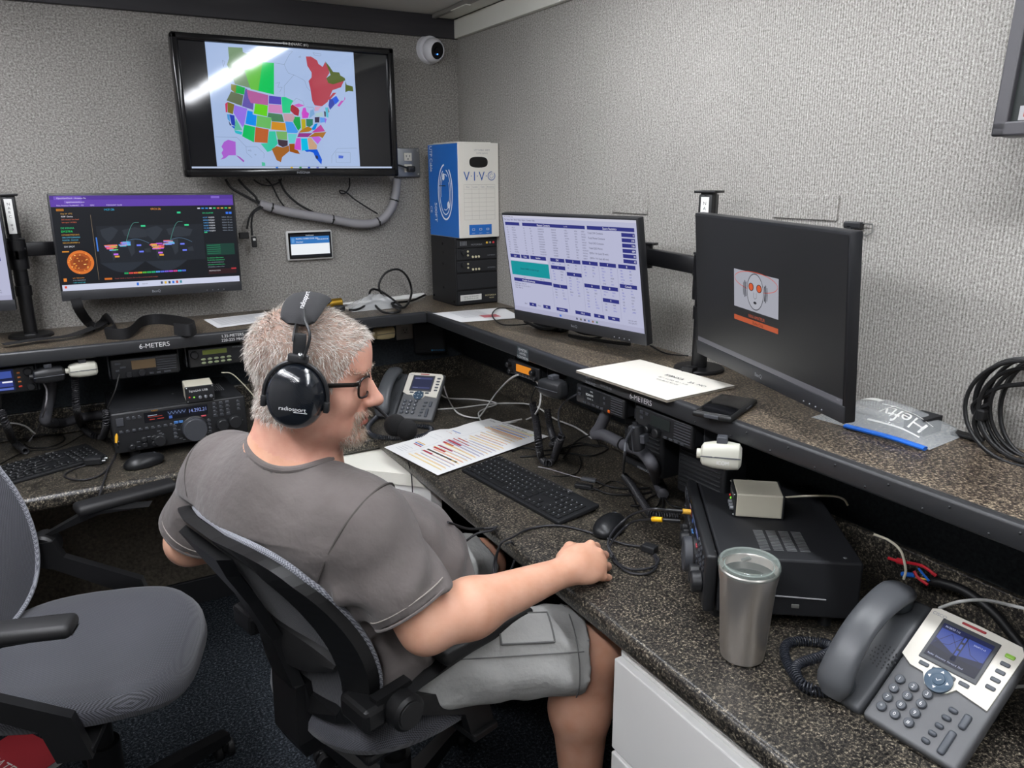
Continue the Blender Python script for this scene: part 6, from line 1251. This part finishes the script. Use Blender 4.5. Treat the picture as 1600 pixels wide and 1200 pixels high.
# zip bag
c = at(1418, 655, z=ZS); M = frame((-.083, c.y - .005, ZS), (.10, -1, 0), (1, .10, 0)); t, zf = crumple('zip_bag', 'clear zip bag with blue zipper and white print on the right-hand shelf', 0, 0, .235, .15, .055, M, 9, 'bag', mat('dfe4e6', .12, alpha=.30, spec=.9), 28, 20, .22)
b = MB(); b.tube([(x * .001, -.076 - .012 * (x + 118) / 236, .006 + .0015 * math.sin(x * .03)) for x in range(-40, 119, 12)], .005, mat('2a6fd6', .35), 10, flat=(.0075, .004)); b.build('zipper', t)
b = MB(); K_ = lambda x, y: V((x, y, zf(x / .235 + .5, y / .15 + .5) + .0022)); vs, fs = text_geo('HefyWorx'); vs, fs = text_geo('Hefty')
W0 = max(q[0] for q in vs); b.add([K_(.088 - q[0] / W0 * .088, -.022 - q[1] * .046) for q in vs], fs, WHT); b.loft([[K_(.09 - .1 * i / 10, y) for i in range(11)] for y in (-.012, -.0145)], WHT, caps=False, closed=False); b.loft([[K_(.09 - .1 * i / 10, y) for i in range(11)] for y in (-.061, -.0585)], WHT, caps=False, closed=False)
b.loft([[K_(-.11 + .09 * i / 10, .02 - .02 * (i / 10) ** 2 + y) for i in range(11)] for y in (.014, -.006)], WHT, caps=False, closed=False); b.loft([[K_(-.02 + .13 * i / 10, .066 + y) for i in range(11)] for y in (.004, -.003)], WHT, caps=False, closed=False); b.build('print', t)
b = MB(); b.loft([[V((x, y, .003 + .03 * h)) for x, y in ((.03, .0), (.075, -.02), (.08, .04), (.04, .045))] for h in (0, 1)], mat('1c1d20', .6), smooth=False); b.build('content', t)
# coil of black cable by the wall
c = at(1600, 650, x=-.05); t = thing('cable_coil', 'coiled black cable standing against the wall at the right photo edge', 'cable coil', T(c)); b = MB()
for i in range(8):
    ry, rz_ = .088 + .012 * rnd.random() - .005 * i, .078 + .012 * rnd.random(); oy, oz, ox = .006 * (rnd.random() - .5) * 3 - .01, .008 * (rnd.random() - .5) * 2, -.03 + .0085 * i
    b.tube([(ox + .01 * math.sin(a * 1.0 + i), oy + ry * math.cos(a), oz + .012 + rz_ * math.sin(a)) for a in (2 * PI * k / 40 for k in range(40))], .0036, BC, 8, closed=True)
b.build('loops', t); K = T(-c); b = MB(K); b.tube(spline(A((1600, 600), (1560, 606), (1525, 628), (1521, 642), (1532, 655), (1540, 672), x=-.055), 8), .0042, BC); b.tube(spline(A((1545, 632), (1530, 640), (1522, 660), (1528, 680), (1535, 690), x=-.06), 8), .0042, BC); b.build('loose_end', t); b = MB(K); b.box(at(1534, 648, x=-.062), (.016, .016, .022), BC, .004); b.build('ferrite', t); b = MB(K); q = at(1512, 682, z=ZS + .004); b.box((q.x, q.y, ZS + .005), (.022, .055, .008), BC, .003); b.build('plug', t)
p = at(1328, 352, x=-.02); t = thing('wall_hook', 'black strap hook with a wire ring on the right wall above the dark monitor', 'hook', T(-.001, p.y, p.z)); MB().box((-.008, 0, 0), (.014, .04, .014), BLK, .003).build('bracket', t); MB().box((-.012, .006, -.03), (.006, .012, .06), BLK, .002).build('strap', t); MB().tube([(-.006, -.018, .004), (-.006, -.042, .004), (-.006, -.045, -.012), (-.006, -.03, -.02), (-.006, -.018, -.016)], .0012, SILV, 6).build('wire_ring', t)
cable('cable', 'thin black cable arching from the contest log monitor over the stamped sheet', 'cable', A((822, 484), y=-.9) + A((800, 482), (778, 482), (769, 492), (780, 505), (800, 508), z=ZS + .008) + A((840, 505), z=ZS + .006), .0022, BC)
cable('cable', 'thin black cable on the shelf between the two right-hand monitors', 'cable', A((1016, 540), (1040, 552), (1075, 556), z=ZS + .004), .002, BC); cable('cable', 'black cables bunched beneath the contest log monitor', 'cable', A((820, 502), (850, 514), (885, 512), (910, 520), (940, 524), (920, 530), (890, 524), (950, 534), (985, 538), z=ZS + .012), .005, BC)
t = thing('power_strip', 'dark slim adapter lying under the contest log monitor', 'adapter', frame(at(862, 515, z=ZS), (.3, -1, 0), (1, .3, 0))); MB().box((0, 0, .0125), (.12, .04, .024), BLKM, .006).build('shell', t)
# ---- coloured chart
bars = [(.06, .30, .94, .305, 'c8c8cc')]
for i in range(24):
    u = .06 + i * .036; hgt = rr.choice(('d8b04a', '8a94b8', 'd07a3a', 'e0c060', '8a7a9a'))
    v0 = .34 + .03 * (i % 3); bars.append((u, v0, u + .006, .93 if i < 16 else .86, hgt)); bars.append((u + .010, v0, u + .014, .9 if i < 16 else .8, rr.choice(('9aa0c0', 'e0a860', 'caa0a0', 'f0d890'))))
for i, u in enumerate((.17, .26, .30, .355, .40, .45, .49)): bars.append((u, .36 - .02 * (i > 2), u + (.018 if i in (0, 1, 3, 4) else .012), .52 + .05 * (i % 3), 'a8323e'))
bars += [(.205, .36, .222, .88, '3c3a3c'), (.2, .12, .212, .26, 'a8323e'), (.222, .1, .234, .25, '3a64b0'), (.244, .09, .254, .24, 'd8a83a'), (.52, .08, .526, .24, 'c86a4a'), (.54, .08, .546, .24, 'c86a4a'), (.56, .07, .566, .23, '9a3a3a'), (.58, .07, .59, .22, '4a7ac0'), (.06, .1, .063, .24, '9a9aa0'), (.085, .09, .088, .25, '9a9aa0'), (.11, .1, .113, .22, '9a9aa0'), (.14, .08, .143, .24, '9a9aa0'), (.36, .1, .362, .24, 'b0b0b4'), (.40, .1, .402, .24, 'b0b0b4')] + [(.80 + i * .022, .25 + .01 * i, .808 + i * .022, .86, h) for i, h in enumerate(('d8903a', 'e0c050', '6a8ac8', 'd8b04a', '7a9ad0', 'e0a040', 'c8d060'))]
cp_ = A((600, 700), (766, 655), (857, 683), (684, 744), z=ZD + .003)
t, pt = paper('band-plan chart with coloured bars on the counter in front of the man', cp_, bars, mat('e6e6e4', .7), 'chart', 'printed_chart', ext=lambda u, v: .0015 + .012 * math.exp(-((u - .45 + .1 * v) / .10) ** 2) * (1 - v) + .004 * math.exp(-((u - .8) / .1) ** 2) * (1 - v))
C = t.location.copy(); b = MB(); ux = V(cp_[3]) - V(cp_[0]); uy = V(cp_[1]) - V(cp_[0]); b.M = frame(pt(.965, .5, .0008), ux, uy); b.text('U.S. Amateur Radio Bands', .012, 0, 0, 0, mat('4a4a4e', .8)); b.M = frame(pt(.955, .12, .0008), ux, uy); b.text('ICOM', .011, 0, 0, 0, mat('4a4a4e', .8)); b.build('title', t)
# ---- white network cables, grey looms, coiled cords
ZT = ZD + .004
def nety(label, P, m=WIREW, r=.0029): return cable('network_cable', label, 'cable', P, r, m, group='pale network cables')
nety('white network cable looping from the back desk phone up under the shelf', A((692, 598), z=.80) + A((700, 622), (715, 645), (742, 653), (752, 648), z=ZT + .004) + A((775, 615), z=.80) + A((800, 590), x=-.30) + A((822, 586), (840, 598), (845, 622), (838, 645), x=-.28) + A((824, 655), (800, 660), z=ZT) + A((790, 661), z=ZT))
nety('white network cable lying flat from the back desk phone toward the wall', A((688, 615), (700, 622), (740, 624), (770, 628), (776, 632), (760, 638), (748, 645), (752, 658), (760, 662), (790, 660), (815, 655), z=ZT)); nety('white network cable stretching from the phone past the coiled cords to the grey loom', A((678, 640), (720, 637), (760, 632), (800, 630), (835, 634), z=ZT) + A((866, 654), (900, 668), (925, 685), z=ZT))
nety('white network cable arching behind the large desk phone', A((1468, 950), z=.83) + A((1500, 940), (1540, 938), z=.865) + A((1580, 946), (1610, 953), x=-.10)); nety('white network cable at the lower right edge beside the large desk phone', A((1560, 1078), (1590, 1073), (1620, 1072), z=ZT + .003)); nety('white network cable at the left photo edge on the back desk counter', A((0, 663), (20, 661), (40, 666), (55, 678), z=ZT))
nety('pale cable behind the beige box on the transceiver by the tumbler', A((1228, 777), (1260, 775), (1300, 775), (1318, 780), (1325, 790), x=-.13), BEIGE, .0022); nety('pale cable dropping behind the transceiver by the tumbler to the red wires', A((1366, 835), (1390, 845), (1408, 862), (1415, 890), (1412, 905), x=-.09), BEIGE, .0025); nety('pale thin cable behind the man from the beige box on the back transceiver', A((346, 582), (362, 584), (380, 600), (398, 620), y=-.30), BEIGE, .002)
corrugated('conduit', 'grey split loom on the counter under the orange-button radio, spilling wires', A((950, 640), x=-.265) + A((937, 668), x=-.27) + A((930, 678), x=-.275) + A((945, 680), (975, 695), x=-.275) + A((1003, 706), x=-.285) + A((1020, 728), x=-.30) + A((1028, 752), (1036, 772), z=ZD + .017), .0155, GC2, (.25,))
corrugated('conduit', 'grey split loom along the back counter behind the left keyboard', A((82, 600), y=-.16) + A((74, 640), y=-.2) + A((72, 658), y=-.22) + A((95, 661), (130, 652), (165, 647), (190, 640), z=ZD + .02), .0165, GC2, (.28, .5))
corrugated('conduit', 'black ribbed loom behind the large desk phone', A((1448, 908), (1475, 912), (1510, 925), x=-.055) + A((1550, 955), (1580, 990), (1604, 1020), x=-.06), .0095, BC, (), step=.0026)
MC = mat('2a2a2d', .45)
coil('coiled_cord', 'black coiled microphone cord hanging in a U beside the chart', 'cord', A((832, 630), x=-.25) + A((838, 660), x=-.27) + A((842, 695), x=-.30) + A((846, 715), (856, 724), (866, 715), z=ZD + .012) + A((874, 690), x=-.30) + A((879, 678), x=-.30), .0095, .0062, .0024, MC, group='coiled microphone cords'); cable('cable', 'thin black lead from the hanging coiled cord up to the orange-button radio', 'cable', A((878, 678), x=-.30) + A((873, 660), (874, 640), (886, 625), (902, 616), x=-.31), .0026, DGRY); cable('cable', 'thin black lead from the amber-display radio down to the hanging coiled cord', 'cable', A((868, 592), x=-.325) + A((848, 595), (836, 608), (830, 625), x=-.28) + A((832, 631), x=-.25), .0022, BC)
coil('coiled_cord', 'black coiled cord hanging straight down behind the U-shaped one', 'cord', A((855, 640), x=-.2) + A((860, 670), x=-.22) + A((866, 690), x=-.25) + A((862, 695), z=ZD + .012), .0085, .006, .0023, MC, group='coiled microphone cords')
cable('cable', 'smooth lead from the square hanging microphone to its coiled cord', 'cable', A((990, 668), x=-.36) + A((978, 690), (976, 715), x=-.36) + A((974, 740), z=ZD + .01), .0032, DGRY); coil('coiled_cord', 'black coiled cord lying on the counter left of the transceiver by the tumbler', 'cord', A((975, 743), (988, 760), (1003, 783), (1018, 803), (1040, 806), (1062, 806), z=ZD + .011), .0085, .0062, .0022, MC, group='coiled microphone cords')
coil('coiled_cord', 'black coiled cord hanging from the cream microphone over the left back counter', 'cord', A((117, 585), y=-.30) + A((118, 610), (120, 640), y=-.30) + A((128, 665), (145, 680), (160, 682), z=ZD + .012) + A((166, 665), (166, 640), y=-.36), .009, .0062, .0024, MC, group='coiled microphone cords'); coil('coiled_cord', 'black coiled cord from the blue touchscreen radio at the left photo edge', 'cord', A((1, 640), y=-.3) + A((10, 665), y=-.3) + A((22, 690), (40, 705), z=ZD + .012), .009, .0062, .0024, MC, group='coiled microphone cords')
cable('cable', 'thin black lead from the touchscreen radio to the coil at the left edge', 'cable', A((2, 612), y=-.32) + A((1, 640), y=-.3), .0022, BC)
cable('cable', 'thin black lead from the 6-meters transceiver to the coil beneath it', 'cable', A((186, 585), y=-.34) + A((180, 610), (168, 638), y=-.36), .0024, BC)
cable('cable', 'pale grey lead from the black microphone down the left grey loom', 'cable', A((68, 598), (73, 612), (70, 640), y=-.33) + A((58, 672), (45, 690), z=ZT), .0024, GC)
for q, l, r_ in ((((40, 690), (60, 680), (95, 680), (100, 688), (80, 698), (50, 700), (38, 694)), 'black cable coiled behind the left keyboard', .0022), (((0, 725), (40, 706), (90, 700), (125, 682), (135, 676)), 'thin grey cable draped behind the left keyboard', .0016), (((1012, 812), (1000, 800), (985, 770), (975, 757), (955, 752), (930, 765), (905, 760)), 'thin black cable curving around the grey adapter', .0017), (((905, 712), (908, 725), (900, 740), (880, 744), (862, 744)), 'thin black cable curl above the main keyboard', .0017), (((800, 705), (820, 700), (850, 704), (880, 700), (920, 695), (950, 700), (925, 712), (885, 708), (845, 712), (812, 714)), 'tangled black cables between the chart and the grey loom', .0026), (((870, 705), (905, 692), (935, 698), (925, 680), (900, 690), (880, 716)), 'tangled black cables under the orange-button radio', .0024)): cable('cable', l, 'cable', A(*q, z=ZD + .003), r_, BC)
t = thing('usb_adapter', 'grey cable adapter lying on the counter above the main keyboard', 'adapter', frame(at(920, 752, z=ZD), (.55, -.84, 0), (.84, .55, 0))); MB().box((0, 0, .0052), (.044, .016, .009), mat('5c5e62', .5), .003, 2).build('shell', t); MB().tube(spline([(-.02, 0, .005), (-.07, .012, .004), (-.14, .03, .003), (-.17, .03, .003)], 6), .0017, GC, 6).build('thin_lead', t); MB().tube(spline([(.02, 0, .005), (.07, -.02, .004), (.12, -.01, .004), (.17, .02, .004)], 6), .0028, BC, 8).build('black_lead', t)
t = thing('usb_plug', 'black plug lying on the counter beside the grey adapter', 'plug', frame(at(912, 763, z=ZD), (.6, -.8, 0), (.8, .6, 0))); MB().box((0, 0, .0065), (.05, .018, .012), BLK, .003, 2).build('shell', t); MB().tube(spline([(.024, 0, .006), (.08, -.02, .004), (.14, 0, .004), (.18, .035, .004)], 6), .0028, BC, 8).build('lead', t)
for i, q in enumerate((((1034, 770), (1015, 778), (1000, 790), (985, 790)), ((1034, 772), (1028, 790), (1010, 800)), ((1036, 772), (1035, 795), (1022, 812)), ((1036, 775), (1050, 790), (1075, 795)))): cable('cable', 'black wire spilling from the end of the grey split loom, ' + ('pointing left', 'pointing to the coiled cord', 'pointing straight down', 'pointing to the transceiver')[i], 'cable', A(*q, z=ZD + .006), .0026, BC, group='wires from the split loom')
# headset leads with coloured plugs going into the transceivers
def lead(label, P, tip, m=MC, r=.0028, h='d8a020', tipd=None):
    t = thing('headset_lead', label, 'cable', T(P[0]), 'headset and microphone leads'); K = T(-V(P[0])); S = spline(P, 10); MB(K).tube(S, r, m).build('cord', t)
    for a, c, rr_, mm in tip: MB(K).cyl(a, c, rr_, m=mat(mm, .35), n=14).build('plug', t)
    return t
hg = at(952, 853, z=ZD + .02); a1 = at(1042, 797, x=-.44); e1 = at(1066, 799, x=-.415); e2 = at(1078, 800, x=-.40)
lead('dark lead from the man\'s hand to the gold plug on the transceiver', A((958, 868), z=ZD + .015) + A((950, 850), (960, 828), z=ZD + .03) + A((985, 806), z=ZD + .06) + [at(1015, 796, x=-.46), a1], [(a1, e1, .004, '1a1a1c'), (e1, e2, .0055, 'c89a3a')])
a1 = at(1019, 811, x=-.46); e1 = at(1035, 812, x=-.45); e2 = at(1062, 814, x=-.42)
lead('dark lead from the man\'s hand to the yellow plug on the transceiver', A((956, 872), z=ZD + .01) + A((952, 856), (966, 834), z=ZD + .02) + A((988, 816), z=ZD + .04) + [a1], [(a1, e1, .0052, 'e8b010'), (e1, e2, .0042, '1a1a1c')])
c = at(1015, 862, z=ZD); t = thing('cable_junction', 'black inline connector block with looped cable beside the man\'s hand', 'connector', frame(c, (.35, -.94, 0), (.94, .35, 0))); MB().box((0, 0, .0085), (.034, .024, .016), BLK, .003, 2).build('block', t); K = t.matrix_basis.inverted()
MB(K).tube(spline(A((1000, 854), (975, 850), (940, 838), (915, 830), (880, 822), (850, 822), z=ZT) + A((822, 828), z=ZT) + A((800, 840), (784, 848), z=ZD + .01) + A((776, 870), z=.70) + A((774, 905), z=.66), 8), .0027, MC).build('lead', t)
MB(K).tube(spline(A((1024, 866), (1029, 876), (1020, 886), (990, 890), (968, 882), (958, 868), z=ZT + .002), 8), .0027, MC).build('loop', t); MB(K).tube(spline(A((1022, 868), (1026, 884), (1012, 896), (984, 895), (962, 880), (955, 868), z=ZT), 8), .0027, MC).build('loop', t)
cable('cable', 'black headset cord crossing the counter edge beside the main keyboard', 'cable', A((700, 816), z=.86) + A((730, 826), z=.80) + A((752, 826), (768, 825), (776, 823), (768, 829), z=ZT) + A((745, 834), z=ZD + .005) + A((722, 850), z=.72), .0028, MC)
cable('cable', 'black cord looping below the counter edge near the man\'s knee', 'cable', A((782, 850), z=ZD + .006) + A((772, 880), z=.69) + A((775, 905), z=.66) + A((795, 895), z=.67) + A((806, 866), z=.70) + A((800, 848), z=ZD + .006) + A((788, 850), z=ZD + .004), .0028, MC)
cable('cable', 'thin black cord hanging over the counter edge in front of the white corner cabinet', 'cable', A((638, 722), z=ZD + .003) + A((643, 745), z=.69) + A((645, 782), z=.62), .0018, MC)
c = at(148, 722, z=ZD); t = thing('usb_plug', 'black splitter plug with loose lead in front of the left keyboard', 'plug', frame((c.x, c.y - .02, ZD), (.9, -.3, 0), (.3, .9, 0))); MB().box((0, 0, .013), (.05, .036, .024), BLK, .006, 2).build('shell', t); K = t.matrix_basis.inverted()
for y in (-.01, .01): MB().cyl((.024, y, .012), (.034, y, .012), .004, m=SILV, n=12).build('jack', t)
MB(K).tube(spline(A((140, 725), (115, 733), (101, 742), (108, 748), (130, 750), (155, 743), (170, 730), (180, 715), z=ZT) + A((184, 700), z=.79) + A((182, 690), y=-.43), 8), .0024, MC).build('lead', t); MB(K).cyl(at(182, 692, y=-.43), at(182, 675, y=-.42), .0045, m=mat('d8a020', .35), n=12).build('plug', t)
cable('cable', 'dark lead running from the back transceiver jack over the counter edge', 'cable', A((185, 690), y=-.435) + A((180, 712), (168, 735), z=ZD + .006) + A((158, 765), z=ZD + .004) + A((150, 790), z=.70) + A((140, 806), y=-.62), .0026, MC)
# red and blue wires by the large phone
t = thing('wire_connectors', 'loose red and blue crimped wires behind the large desk phone', 'wires', T(at(1420, 885, x=-.065))); K = t.matrix_basis.inverted(); RD = mat('b5202c', .4); BL_ = mat('1f5fb8', .4)
z2 = ZD + .03
b = MB(K); b.tube(spline(A((1388, 872), (1405, 877), (1440, 884), (1463, 900), x=-.06), 6), .0032, RD, 8); b.tube(spline(A((1428, 892), (1435, 903), (1450, 914), x=-.07), 6), .003, RD, 8); b.build('red_wire', t)
b = MB(K); b.cyl(at(1402, 876, x=-.068), at(1414, 879, x=-.068), .006, m=RD, n=12); b.build('red_sleeve', t); b = MB(K); b.cyl(at(1410, 897, x=-.068), at(1430, 899, x=-.068), .005, m=BL_, n=12); b.build('blue_sleeve', t); b = MB(K); b.tube(spline(A((1435, 888), (1445, 900), (1452, 908), x=-.068), 5), .0024, BL_, 6); b.build('blue_wire', t); b = MB(K); b.tube(A((1424, 901), (1451, 906), x=-.068), .0018, mat('c8a04a', .4), 6); b.build('yellow_wire', t)
# red study book lying on the floor under the empty chair
c = at(14, 1168, z=.10); t = thing('book', 'red study book with white lettering lying below the empty chair', 'book', frame((c.x - .05, c.y + .02, .0005), (.55, -.83, 0), (.83, .55, 0))); MB().box((0, 0, .05), (.25, .2, .1), mat('1a1b1d', .7), .01).build('bag_base', t) if False else MB().box((0, 0, .011), (.215, .28, .020), WHT).build('pages', t); MB().box((0, 0, .0222), (.22, .285, .0012), mat('a8323a', .45)).build('cover', t); b = MB(T(0, 0, .0231)); b.text('AMATEUR', .042, .0, .03, 0, WHT); b.text('EXTRA', .042, .02, -.02, 0, WHT); b.build('title', t)
